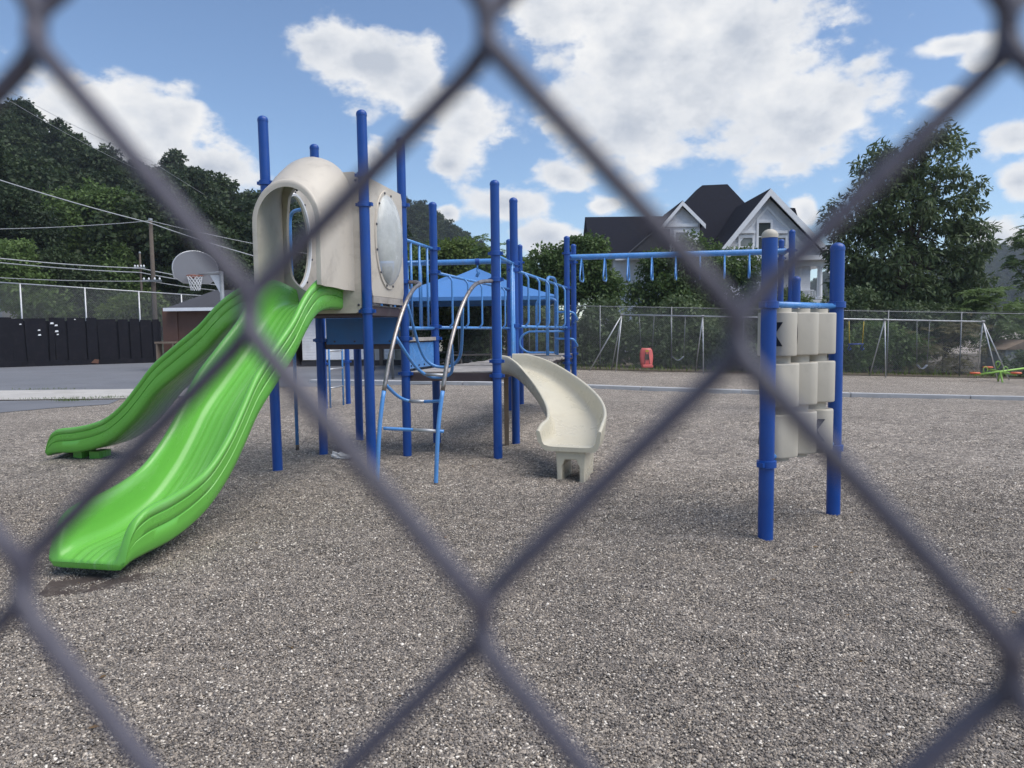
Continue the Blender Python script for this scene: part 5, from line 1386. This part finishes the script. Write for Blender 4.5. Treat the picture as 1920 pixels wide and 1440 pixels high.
# ------------------------------------------------------------------ basketball hoop
def hoop():
    Y = 22.0; c = P(367, 504, Y); base = P(417, 560, Y - 0.6)
    g = empty('basketball_hoop', (base.x, base.y, 0), 'basketball hoop with grey fan backboard and white net', 'basketball hoop')
    ang = R(40); ux = Vector((math.cos(ang), math.sin(ang), 0)); un = Vector((math.sin(ang), -math.cos(ang), 0))
    out = []
    for t in np.linspace(0, math.pi, 22): out.append((0.66 * math.cos(t), 0.02 + 0.52 * math.sin(t)))
    out += [(-0.66, -0.05), (-0.63, -0.28), (-0.36, -0.44), (0.36, -0.44), (0.63, -0.28), (0.66, -0.05)]
    m = MB(); m.prism([c + ux * x + Z3 * z for x, z in out], un * -0.04); m.build('backboard', 'backboard_grey', g, angle=30)
    pts = [c + ux * x + Z3 * z - un * 0.02 for x, z in out]; MB().tube(pts, 0.022, 6, closed=True).build('board_edge', 'galvanised', g, smooth=True)
    rc = c + un * 0.30 - Z3 * 0.24 - ux * 0.12; ring = [rc + ux * 0.235 * math.cos(t) + un * 0.235 * math.sin(t) for t in np.linspace(0, 2 * math.pi, 24, endpoint=False)]
    rim = MB().tube(ring, 0.014, 6, closed=True).box(tuple(c + un * 0.04 - Z3 * 0.24 - ux * 0.12), (0.2, 0.14, 0.10)).build('rim', 'rim_orange', g, smooth=True)
    m = MB()
    for k in range(12):
        for sg in (1, -1):
            seq = []
            for j in range(7):
                t = 2 * math.pi * (k + sg * j * 0.5) / 12; r = 0.23 - 0.10 * (j / 6) ** 0.7; seq.append(rc + ux * r * math.cos(t) + un * r * math.sin(t) - Z3 * (0.44 * j / 6))
            m.tube(seq, 0.007, 4, cap=False)
    m.build('net', 'net_white', g)
    pt = Vector((base.x, base.y, P(417, 509, Y - 0.6).z))
    MB().tube([Vector((base.x, base.y, -0.1)), pt], 0.06, 12).build('pole', 'galvanised', g, angle=40)
    e = c - un * 0.05 + ux * 0.1
    e.z = pt.z - 0.03
    arm = MB().tube([pt - Z3 * 0.03, e], 0.045, 8).build('arm', 'galvanised', g, smooth=True)
    q = pt.lerp(e, 0.75); q = pt.lerp(e, 0.5); MB().prism([pt - Z3 * 0.1, q - Z3 * 0.06, pt - Z3 * 0.75], (0, 0.03, 0)).build('gusset', 'white_trim', arm)
hoop()

# ------------------------------------------------------------------ utility poles and lines
def upole(px, ptop, pbot, Y, r, label, arms):
    t, b = P(px, ptop, Y), P(px, pbot, Y); b.x = t.x; b.z = min(0, b.z)
    g = empty('utility_pole', (t.x, Y, 0), label, 'utility pole')
    MB().tube([Vector((t.x, Y, -0.5)), Vector((t.x, Y, t.z))], [r * 1.3, r * 0.8], 10).build('shaft', 'pole_wood', g, smooth=True)
    MB().lathe((t.x, Y, t.z - 0.03), [(r * 0.9, 0), (r * 0.9, 0.10)], 10).build('cap', 'galvanised', g)
    for (py, w) in arms:
        z = P(px, py, Y).z
        MB().box((t.x, Y - r - 0.05, z), (w, 0.1, 0.12)).build('cross_arm', 'dull_steel', g)
        for s in (-0.8, -0.3, 0.3, 0.8): MB().lathe((t.x + s * w / 2, Y - r - 0.05, z + 0.06), [(0.04, 0), (0.06, 0.06), (0.03, 0.14)], 8).build('insulator', 'white_film', g)
    return t
upole(282, 412, 600, 44, 0.13, 'tall brown utility pole behind the board fence', [(527, 1.2)])
upole(262, 474, 600, 45.5, 0.07, 'short thin utility pole left of the tall one', [(503, 0.7)])
WIRES = [((-60, 318, 42), (281, 418, 43.8), (520, 492, 46), 'power_line', 'upper service line sloping to the top of the tall pole'),
         ((-60, 478, 41), (263, 503, 45.3), (420, 530, 46), 'power_line', 'thick bundled line reaching the short pole'),
         ((-60, 517, 41), (281, 527, 43.8), (420, 546, 45), 'power_line', 'lower line crossing above the tall wire fence'),
         ((-60, 486, 41.2), (263, 511, 45.3), (420, 536, 46), 'power_line', 'second strand below the bundled line'),
         ((20, 172, 60), (280, 300, 80), (500, 430, 100), 'power_line', 'highest line crossing the white cloud'),
         ((20, 190, 60), (260, 318, 80), (480, 440, 100), 'power_line', 'second highest line crossing the hill crest'),
         ((-60, 430, 42), (282, 414, 43.8), (640, 486, 47), 'power_line', 'thin line passing the pole top')]
for (a, b, c, nm, lb) in WIRES:
    p, q, r_ = P(*a), P(*b), P(*c); pts = []
    for s, e in ((p, q), (q, r_)):
        L_ = (e - s).length
        for k in range(12):
            t = k / 12; pts.append(s.lerp(e, t) - Z3 * (4 * t * (1 - t) * 0.012 * L_))
    pts.append(r_)
    tag(MB().tube(pts, 0.032 if 'bundled' in lb or 'upper' in lb else 0.02, 5).build_(nm, 'cable_grey', None, smooth=True), lb, 'cable')

# ------------------------------------------------------------------ shade canopies and picnic tables
def canopy(cx, cy, hx, hy, ze, za, label):
    g = empty('shade_canopy', (cx, cy, 0), label, 'canopy')
    ap = Vector((cx, cy, za)); cs = [Vector((cx + sx * hx, cy + sy * hy, ze)) for sx, sy in ((-1, -1), (1, -1), (1, 1), (-1, 1))]
    m = MB(); n = 8
    for i in range(4):
        a, b = cs[i], cs[(i + 1) % 4]; rows = []
        for j in range(n + 1):
            t = j / n; rows.append([(a.lerp(b, k / n).lerp(ap, t)) - Z3 * (0.10 * math.sin(math.pi * t) * math.sin(math.pi * k / n) + 0.08 * math.sin(math.pi * t) + 0.05 * (1 - t) * math.sin(math.pi * k / n)) for k in range(n + 1)])
        m.grid(rows)
        m.add([a, b, b - Z3 * 0.12, a - Z3 * 0.12], [(0, 1, 2, 3)])
    m.build('fabric', 'canopy_blue', g, angle=25)
    for c in cs:
        c2 = c.lerp(Vector((cx, cy, c.z)), 0.04); MB().tube([Vector((c2.x, c2.y, -0.2)), Vector((c2.x, c2.y, ze - 0.02))], 0.045, 8).build('pole', 'dull_steel', g, smooth=True)
a = P(893, 502, 25.5); e = P(893, 556, 22.9)
canopy(a.x, 25.5, 2.75, 2.6, e.z, a.z, 'larger blue pyramid shade canopy behind the bridge')
a = P(838, 518, 30.5); e = P(838, 559, 28.2)
canopy(a.x, 30.5, 2.9, 2.3, e.z, a.z, 'farther blue shade canopy peeking over the larger one')
def picnic(x, y, rz, label):
    g = empty('picnic_table', (x, y, gz_base(x, y)), label, 'picnic table'); g.rotation_euler.z = rz
    def part(name, mb):
        o = link(name, mb.mesh(name, 'table_dark'), g)
    for k in range(4): part('top_board', MB().box((0, -0.30 + 0.2 * k, 0.75), (1.8, 0.185, 0.04)))
    for s in (-1, 1):
        for k in range(2): part('seat_board', MB().box((0, s * (0.62 + 0.14 * k), 0.45), (1.8, 0.13, 0.04)))
        part('leg_frame', MB().prism([Vector((s * 0.65, -0.62, 0)), Vector((s * 0.65, -0.54, 0)), Vector((s * 0.65, -0.12, 0.73)), Vector((s * 0.65, -0.22, 0.73))], (0.05, 0, 0)).prism([Vector((s * 0.65, 0.62, 0)), Vector((s * 0.65, 0.54, 0)), Vector((s * 0.65, 0.12, 0.73)), Vector((s * 0.65, 0.22, 0.73))], (0.05, 0, 0)).box((s * 0.65 + 0.03, 0, 0.40), (0.05, 1.5, 0.09)))
picnic(-1.1, 24.0, 0.15, 'dark picnic table under the larger canopy'); picnic(-2.4, 27.5, -0.1, 'dark picnic table deep in the canopy shade')

# ------------------------------------------------------------------ swing set with swings
def swings():
    def top(px, py, Y): return P(px, py, Y)
    a, b = P(1166, 590, 28.3), P(1843, 603, 27.3)
    g = empty('swing_frame', (a.x, a.y, gz_base(a.x, a.y)), 'long galvanised swing frame in front of the back fence', 'swing frame')
    MB().tube([a, b], 0.027, 10).build('top_bar', 'galvanised', g, smooth=True)
    def leg(p, q, nm='leg'):
        q = Vector((q.x, q.y, gz(q.x, q.y) - 0.1)); MB().tube([p, q], 0.022, 8).build(nm, 'galvanised', g, smooth=True)
    for t, sp in ((0.0, 0.65), (0.23, 0.65), (0.47, 0.65), (0.735, 0.65), (1.0, 0.65)):
        p = a.lerp(b, t)
        for s in (-1, 1):
            ex = -0.28 if t == 0 else (0.55 if t == 1 else 0)
            leg(p, Vector((p.x + ex, p.y + s * sp + 0.45, 0)))
        MB().lathe(p, [(0.045, -0.06), (0.045, 0.06)], 10, Matrix.Rotation(R(90), 3, 'Y')).build('joint', 'dull_steel', g, angle=40)
    leg(a, Vector((a.x - 1.35, a.y, 0)), 'brace'); leg(b, Vector((b.x + 1.15, b.y, 0)), 'brace')
    d = (b - a).normalized()
    def onbar(px):
        lo, hi = 0, 1
        for _ in range(40):
            m = (lo + hi) / 2; p = a.lerp(b, m)
            if bear(p.x, p.y) < px: lo = m
            else: hi = m
        return a.lerp(b, lo)
    def chains(parent, p, q, pe, qe, mat='dull_steel', r=0.012):
        MB().tube([p, pe], r, 6).build('chain', mat, parent, smooth=True); MB().tube([q, qe], r, 6).build('chain', mat, parent, smooth=True)
        for z in (p, q): MB().box(tuple(z - Z3 * 0.03), (0.05, 0.05, 0.08)).build('hanger', 'dull_steel', parent)
    # red bucket seat
    p, q = onbar(1199), onbar(1227); zs = P(1212, 652, 28.2).z
    g2 = empty('bucket_swing', ((p.x + q.x) / 2, p.y, zs - 0.7), 'faded red high back bucket swing with harness', 'swing')
    c = Vector(((p.x + q.x) / 2, p.y, 0)); z0, z1 = P(1212, 689, 28.2).z, P(1212, 653, 28.2).z; hh = z1 - z0
    m = MB(); rows = []
    for k in range(9):
        t = k / 8; w = 0.20 + 0.05 * math.sin(math.pi * t) - 0.05 * (t > 0.95); dep = 0.02 + 0.10 * t
        rows.append([c + Vector((w * math.sin(s), dep - 0.13 * math.cos(s) * 0.9, z0 + 0.08 + (hh - 0.08) * t)) for s in np.linspace(-1.35, 1.35, 11)])
    m.grid(rows); sh = m.build('seat_shell', 'red_plastic', g2, smooth=True); so = sh.modifiers.new('thick', 'SOLIDIFY'); so.thickness = 0.03
    MB().box((c.x, c.y - 0.14, z0 + 0.06), (0.42, 0.34, 0.12)).build('seat_base', 'red_plastic', g2, bevel=0.03)
    MB().box((c.x, c.y - 0.10, z0 + hh * 0.55), (0.14, 0.03, 0.22)).build('harness_pad', 'table_dark', g2)
    for s in (-1, 1): MB().tube([c + Vector((s * 0.05, -0.10, z0 + hh * 0.8)), c + Vector((s * 0.1, -0.16, z0 + 0.14))], 0.015, 6).build('strap', 'table_dark', g2)
    MB().box((c.x, c.y - 0.115, z0 + hh * 0.86), (0.12, 0.01, 0.08)).build('warning_label', 'yellow_vinyl', g2)
    chains(g2, p, q, c + Vector((-0.22, -0.02, z1 - 0.04)), c + Vector((0.22, -0.02, z1 - 0.04)))
    # belt swings
    for (x0, x1, zy, lb) in ((1258, 1285, 676, 'grey belt swing beside the red bucket swing'), (1718, 1742, 692, 'pale belt swing hanging low near the seesaw')):
        p, q = onbar(x0), onbar(x1); z = P((x0 + x1) / 2, zy, p.y).z
        gg = empty('belt_swing', ((p.x + q.x) / 2, p.y, z), lb, 'swing')
        c0, c1 = Vector((p.x + 0.05, p.y, z + 0.16)), Vector((q.x - 0.05, q.y, z + 0.16))
        m = MB(); rows = []
        for k in range(9):
            t = k / 8; cc = c0.lerp(c1, t) - Z3 * 0.16 * math.sin(math.pi * t); rows.append([cc + Vector((0, s * 0.08, 0)) for s in (-1, 1)])
        m.grid(rows); o = m.build('seat', 'belt_grey', gg, smooth=True); so = o.modifiers.new('thick', 'SOLIDIFY'); so.thickness = 0.02
        chains(gg, p, q, c0, c1)
    # trapeze with rings on yellow chains
    p, q = onbar(1591), onbar(1619); zb = P(1605, 645, p.y).z
    gg = empty('trapeze_swing', ((p.x + q.x) / 2, p.y, zb), 'blue trapeze bar with rings on yellow chains', 'swing')
    c0, c1 = Vector((p.x + 0.04, p.y, zb)), Vector((q.x - 0.04, q.y, zb))
    MB().tube([c0 - Vector((0.05, 0, 0)), c1 + Vector((0.05, 0, 0))], 0.02, 8).build('bar', 'blue_plastic', gg, smooth=True)
    for c in (c0, c1):
        r = [c + Vector((0.08 * math.sin(t), 0, -0.14 + 0.10 * math.cos(t))) for t in (0, 2.2, 3.14, 4.08)]
        MB().tube(r, 0.018, 8, closed=True).build('ring', 'blue_plastic', gg, smooth=True)
    chains(gg, p, q, c0, c1, 'yellow_vinyl', 0.016)
swings()

def seesaw():
    Y = 26.0; a, b = P(1828, 703, Y), P(1925, 690, Y); c = P(1876, 699, Y); z0 = gz(c.x, Y)
    g = empty('seesaw', (c.x, Y, z0), 'lime green seesaw with orange seats by the small hut', 'seesaw')
    e = b + (b - a) * 0.25
    MB().tube([a, e], 0.035, 8).build('beam', 'lime_metal', g, smooth=True)
    a2, e2 = P(1852, 692, Y + 0.9), P(1905, 703, Y - 0.9)
    MB().tube([a2, e2], 0.035, 8).build('beam', 'lime_metal', g, smooth=True)
    for s in (-0.35, 0.35):
        MB().tube([Vector((c.x + s * 0.4, Y + s, z0 - 0.1)), Vector((c.x, Y, c.z + 0.05))], 0.03, 8).build('support_leg', 'lime_metal', g, smooth=True)
    for p, dr in ((a, 1), (e, -1), (a2, 1), (e2, -1)):
        MB().lathe(p + Z3 * 0.03, [(0.02, 0), (0.16, 0.01), (0.18, 0.04), (0.15, 0.07)], 12).build('seat', 'orange_plastic', g, smooth=True)
        h = p + Vector((0.38 * dr, 0, 0.02)); MB().tube(rounded([h - Vector((0, 0.0, 0)), h + Vector((-0.10, 0, 0.2)), h + Vector((0, 0, 0.30)), h + Vector((0.10, 0, 0.2)), h], 0.08), 0.014, 6).build('handle', 'lime_metal', g, smooth=True)
seesaw()

def litter():
    c = P(637, 860, 8.35); z = gz(c.x, c.y)
    me = bpy.data.meshes.new('plastic_bag'); bm = bmesh.new(); bmesh.ops.create_icosphere(bm, subdivisions=3, radius=1)
    for v in bm.verts:
        n = noise.noise(v.co * 2.3 + Vector((3, 1, 7))); n2 = noise.noise(v.co * 6)
        v.co = Vector((v.co.x * (0.105 + 0.03 * n) + 0.06 * max(0, v.co.x) ** 2 * (1 + n), v.co.y * 0.06 * (1 + n), (v.co.z * 0.5 + 0.35) * (0.085 if v.co.x < 0.2 else 0.05) * (1 + 0.8 * n + 0.5 * n2)))
    bm.to_mesh(me); bm.free(); me.materials.append(MAT['white_film']); me.polygons.foreach_set('use_smooth', [False] * len(me.polygons))
    tag(link('plastic_bag', me, None, (c.x, c.y, z + 0.02)), 'crumpled white plastic scrap on the gravel under the tower', 'litter')
litter()

def grass():
    g = np.random.default_rng(5); V = []
    spots = [(P(155, 757, 16.6).x, 16.2, 0.5, 130), (P(100, 752, 16.9).x, 16.8, 1.2, 80), (P(170, 752, 16.9).x, 16.8, 1.0, 90), (P(215, 750, 17.2).x, 17.0, 0.8, 80), (P(60, 731, 19.8).x, 19.9, 0.8, 40), (P(120, 731, 19.8).x, 19.85, 0.5, 30)]
    for (x, y, s, n) in spots:
        b = np.stack([x + g.normal(size=n) * s * 0.5, y + g.normal(size=n) * 0.05, np.full(n, 0.03)], 1)
        ax = np.stack([g.normal(size=n) * 0.4, g.normal(size=n) * 0.4, np.ones(n)], 1); nr = unit(g.normal(size=(n, 3)))
        V.append(leaf_quads(b, ax, nr, g.uniform(0.02, 0.085, n), np.full(n, 0.012)))
    n = 900; xs = g.uniform(-1.5, 26, n); b = np.stack([xs, 29.0 + g.normal(size=n) * 0.25, np.array([gz_base(x, 29) for x in xs]) + 0.02], 1)
    ax = np.stack([g.normal(size=n) * 0.4, g.normal(size=n) * 0.4, np.ones(n)], 1)
    V.append(leaf_quads(b, ax, unit(g.normal(size=(n, 3))), g.uniform(0.1, 0.4, n), np.full(n, 0.03)))
    tag(link('grass', quads_mesh('grass', np.concatenate(V), 'leaf_light')), 'tufts of green grass along paving joints and fence foot', 'grass', kind='stuff')
grass()

# ------------------------------------------------------------------ trees and shrubs
tree('walnut_tree', 'large dark backlit tree with feathery leaves beside the house', 'tree', 36.0,
     [(1650, 345, 60, 60), (1745, 320, 62, 78), (1690, 400, 95, 75), (1600, 425, 62, 52), (1785, 400, 55, 55), (1700, 500, 140, 75), (1590, 500, 50, 50), (1815, 480, 45, 60, -1), (1840, 425, 26, 14, -1), (1680, 560, 125, 55), (1800, 555, 70, 45, 0), (1650, 300, 30, 25), (1770, 262, 32, 22), (1840, 350, 20, 14)],
     1700, 'leaf_dark', r0=0.32, n_cl=470, per=56, leaf=0.32, cl_r=0.46, aspect=0.33, droop=0.6, seed=1, fill=0.2, n_limb=30)
tree('house_tree', 'bushy mid green tree in front of the house wing', 'tree', 38.0, [(1265, 505, 55, 48), (1300, 470, 32, 36), (1235, 560, 60, 60), (1330, 490, 48, 30), (1300, 570, 80, 60), (1250, 620, 70, 50), (1365, 560, 60, 65), (1390, 500, 40, 36), (1350, 620, 70, 50), (1215, 500, 14, 22)], 1290, 'leaf_mid', n_cl=520, per=70, leaf=0.20, cl_r=0.52, r0=0.18, seed=2)
tree('wing_tree', 'leafy light green tree left of the house wing', 'tree', 36.0, [(1090, 500, 42, 50), (1130, 540, 36, 50), (1060, 530, 46, 45), (1100, 470, 26, 30), (1122, 475, 14, 26), (1075, 460, 14, 14), (1010, 540, 44, 36), (1030, 490, 28, 36)], 1080, 'leaf_mid', n_cl=380, per=70, leaf=0.19, cl_r=0.45, r0=0.15, seed=3)
tree('dark_shrub', 'dark tall shrub behind the fence left of the swing frame', 'shrub', 32.5, [(1120, 625, 55, 60), (1080, 640, 40, 50), (1160, 640, 40, 45), (1030, 630, 50, 55)], 1110, 'leaf_dark', n_cl=260, per=70, leaf=0.17, cl_r=0.45, r0=0.08, seed=4)
tree('sprawling_shrub', 'dark green shrub mass behind the bucket swing', 'shrub', 32.0, [(1230, 640, 55, 52), (1290, 640, 50, 50), (1350, 645, 50, 50), (1270, 590, 45, 30)], 1270, 'leaf_dark', n_cl=280, per=70, leaf=0.18, cl_r=0.45, r0=0.08, seed=5)
tree('dense_shrub', 'dense dark shrub hidden by the game panel', 'shrub', 31.5, [(1420, 630, 60, 62), (1500, 630, 55, 60), (1460, 575, 50, 35)], 1460, 'leaf_dark', n_cl=280, per=70, leaf=0.18, cl_r=0.45, r0=0.08, seed=6)
tree('trapeze_shrub', 'olive tangled shrub behind the blue trapeze swing', 'shrub', 31.5, [(1600, 660, 45, 38), (1640, 640, 45, 40), (1690, 660, 45, 36)], 1630, 'leaf_mid', n_cl=220, per=60, leaf=0.15, cl_r=0.4, r0=0.05, seed=7, n_limb=22)
tree('arching_shrub', 'olive arching shrub with long sprays near the end of the swing frame', 'shrub', 31.0, [(1760, 655, 50, 42), (1810, 640, 45, 45), (1720, 680, 40, 24)], 1770, 'leaf_brown', r0=0.05, frond=(480, 0.75, 8, 0.13), seed=8, n_limb=24)
tree('sumac_shrub', 'tall bright sumac shrub rising above the fence right of the big tree', 'shrub', 32.0, [(1835, 600, 45, 45), (1870, 575, 40, 30), (1835, 565, 26, 26), (1890, 620, 50, 50)], 1850, 'leaf_mid', r0=0.07, frond=(600, 0.7, 8, 0.17), seed=9, n_limb=14)
tree('hut_shrub', 'low dark green bush around the pale hut', 'shrub', 29.6, [(1915, 680, 30, 24), (1960, 670, 40, 34), (1872, 688, 14, 12)], 1915, 'leaf_dark', n_cl=60, per=60, leaf=0.10, cl_r=0.25, r0=0.03, seed=10)
tree('edge_tree', 'leafy tree branch mass at the far right picture edge', 'tree', 40.0, [(1925, 478, 42, 20), (1950, 430, 50, 40), (1980, 520, 60, 60), (1910, 500, 24, 14)], 1985, 'leaf_mid', r0=0.2, frond=(700, 0.6, 7, 0.22), seed=11)
tree('hedge_shrub', 'green scrub beyond the right end of the back fence', 'shrub', 36.0, [(1900, 620, 55, 45), (1950, 600, 60, 60)], 1920, 'leaf_mid', n_cl=100, per=60, leaf=0.16, cl_r=0.5, r0=0.08, seed=12)
tree('gap_shrub', 'dark undergrowth below the big tree', 'shrub', 34.0, [(1600, 590, 60, 50), (1690, 610, 70, 45), (1760, 610, 60, 45)], 1680, 'leaf_dark', n_cl=300, per=70, leaf=0.19, cl_r=0.5, r0=0.08, seed=13)
tree('slender_tree', 'slender feathery young tree rising beside the tall blue posts', 'tree', 30.0, [(912, 450, 12, 32), (918, 495, 18, 30), (905, 480, 14, 16), (945, 470, 8, 12), (940, 510, 16, 20)], 918, 'leaf_mid', r0=0.05, frond=(260, 0.42, 6, 0.14), seed=14, n_limb=16)
CTREES = [('canopy_tree', 'round yellow green tree left of the larger canopy peak', 46, [(840, 490, 34, 28), (800, 505, 34, 28), (860, 470, 22, 18)], 830, 'leaf_light', 15),
          ('backdrop_tree', 'dark green tree right behind the canopy peak', 44, [(930, 510, 34, 30), (975, 520, 30, 32), (950, 545, 50, 26)], 950, 'leaf_mid', 16),
          ('hillfoot_tree', 'mid green tree at the foot of the rounded hill', 56, [(880, 490, 40, 24), (780, 490, 40, 22), (820, 478, 26, 18)], 850, 'leaf_mid', 17),
          ('shade_shrub', 'dark shrubs in the shade under the canopies', 33, [(850, 610, 50, 50), (930, 605, 55, 55), (1000, 610, 50, 50), (800, 590, 40, 40), (850, 655, 50, 30), (930, 655, 55, 30), (1000, 655, 50, 30), (890, 600, 60, 60)], 910, 'leaf_dark', 18)]
for (nm, lb, Y, lo, bp, mt, sd) in CTREES:
    tree(nm, lb, 'tree' if 'tree' in nm else 'shrub', Y, lo, bp, mt, n_cl=260, per=70, leaf=0.21 * Y / 38, cl_r=0.5 * Y / 38, r0=0.12, seed=sd)
LTREES = [('court_tree', 'bushy tree over the left end of the board fence', 46, [(60, 545, 60, 50), (20, 500, 50, 50), (100, 580, 50, 36)], 60, 'leaf_mid', 20),
          ('fence_tree', 'rounded mid green tree behind the tall wire fence', 47, [(150, 540, 50, 45), (190, 575, 45, 36), (120, 500, 40, 30)], 150, 'leaf_forest', 21),
          ('pole_tree', 'yellow green tree around the short utility pole', 56, [(225, 520, 40, 40), (250, 560, 40, 36), (200, 480, 30, 26)], 230, 'leaf_mid', 22),
          ('willow_shrub', 'pale green feathery bush left of the brown shed', 45, [(245, 585, 34, 26), (285, 580, 26, 28), (215, 595, 26, 20)], 250, 'leaf_light', 23),
          ('hoop_tree', 'light green tree behind the backboard', 60, [(330, 485, 36, 32), (370, 500, 40, 34), (300, 500, 28, 26), (330, 540, 50, 30)], 345, 'leaf_mid', 24),
          ('shed_tree', 'dark tree rising over the brown shed roof', 50, [(430, 510, 40, 46), (470, 540, 40, 40), (400, 560, 40, 24)], 435, 'leaf_forest', 25),
          ('slope_tree', 'dark leafy tree on the slope at the left picture edge', 52, [(10, 400, 60, 60), (60, 440, 60, 50), (-30, 460, 60, 60)], 15, 'leaf_forest', 26),
          ('bank_tree', 'large leafy tree on the lower slope left of the tall pole', 58, [(170, 430, 60, 55), (220, 400, 45, 40), (130, 400, 45, 40), (180, 380, 40, 36)], 175, 'leaf_mid', 27),
          ('dark_slope_tree', 'dark shaded tree on the slope right of the tall pole', 62, [(390, 430, 50, 45), (440, 460, 45, 40), (350, 440, 40, 30)], 395, 'leaf_forest', 28)]
for (nm, lb, Y, lo, bp, mt, sd) in LTREES:
    tree(nm, lb, 'shrub' if 'shrub' in nm else 'tree', Y, lo, bp, mt, n_cl=280, per=70, leaf=0.24 * Y / 46, cl_r=0.55 * Y / 46, r0=0.16, seed=sd)

def fallen_leaves():
    g = np.random.default_rng(77); n = 70
    y = g.uniform(2.6, 9, n); x = g.uniform(-0.72, 0.72, n) * y
    b = np.stack([x, y, np.array([gz(a, c) for a, c in zip(x, y)]) + 0.008], 1)
    az = g.uniform(0, 6.28, n); ax = np.stack([np.cos(az), np.sin(az), g.uniform(-.05, .25, n)], 1)
    nr = unit(np.stack([g.normal(size=n) * .3, g.normal(size=n) * .3, np.ones(n)], 1)); ln = g.uniform(0.018, 0.045, n)
    tag(link('fallen_leaves', quads_mesh('fallen_leaves', leaf_quads(b, ax, nr, ln, ln * g.uniform(0.25, 0.6, n)), 'leaf_dry')), 'small dry leaves scattered over the gravel', 'leaves', kind='stuff')
leaf_mat('leaf_dry', (0.10, 0.06, 0.03), (0.26, 0.17, 0.08), 0.1)
fallen_leaves()

# ------------------------------------------------------------------ summer haze
def haze():
    m = bpy.data.materials.new('haze_air'); m.use_nodes = True; t = m.node_tree; t.nodes.clear()
    v = N(t, 'ShaderNodeVolumePrincipled'); v.inputs['Color'].default_value = (0.80, 0.88, 1.0, 1); v.inputs['Density'].default_value = 0.00034; v.inputs['Anisotropy'].default_value = 0.2
    o = N(t, 'ShaderNodeOutputMaterial'); t.links.new(v.outputs[0], o.inputs['Volume'])
    mb = MB().box((0, 0, 46), (1700, 1700, 104)); me = mb.mesh('haze', None); me.materials.append(m)
    ob = link('haze', me); tag(ob, 'thin blue summer haze in the air over the valley', 'haze', kind='stuff')
haze()
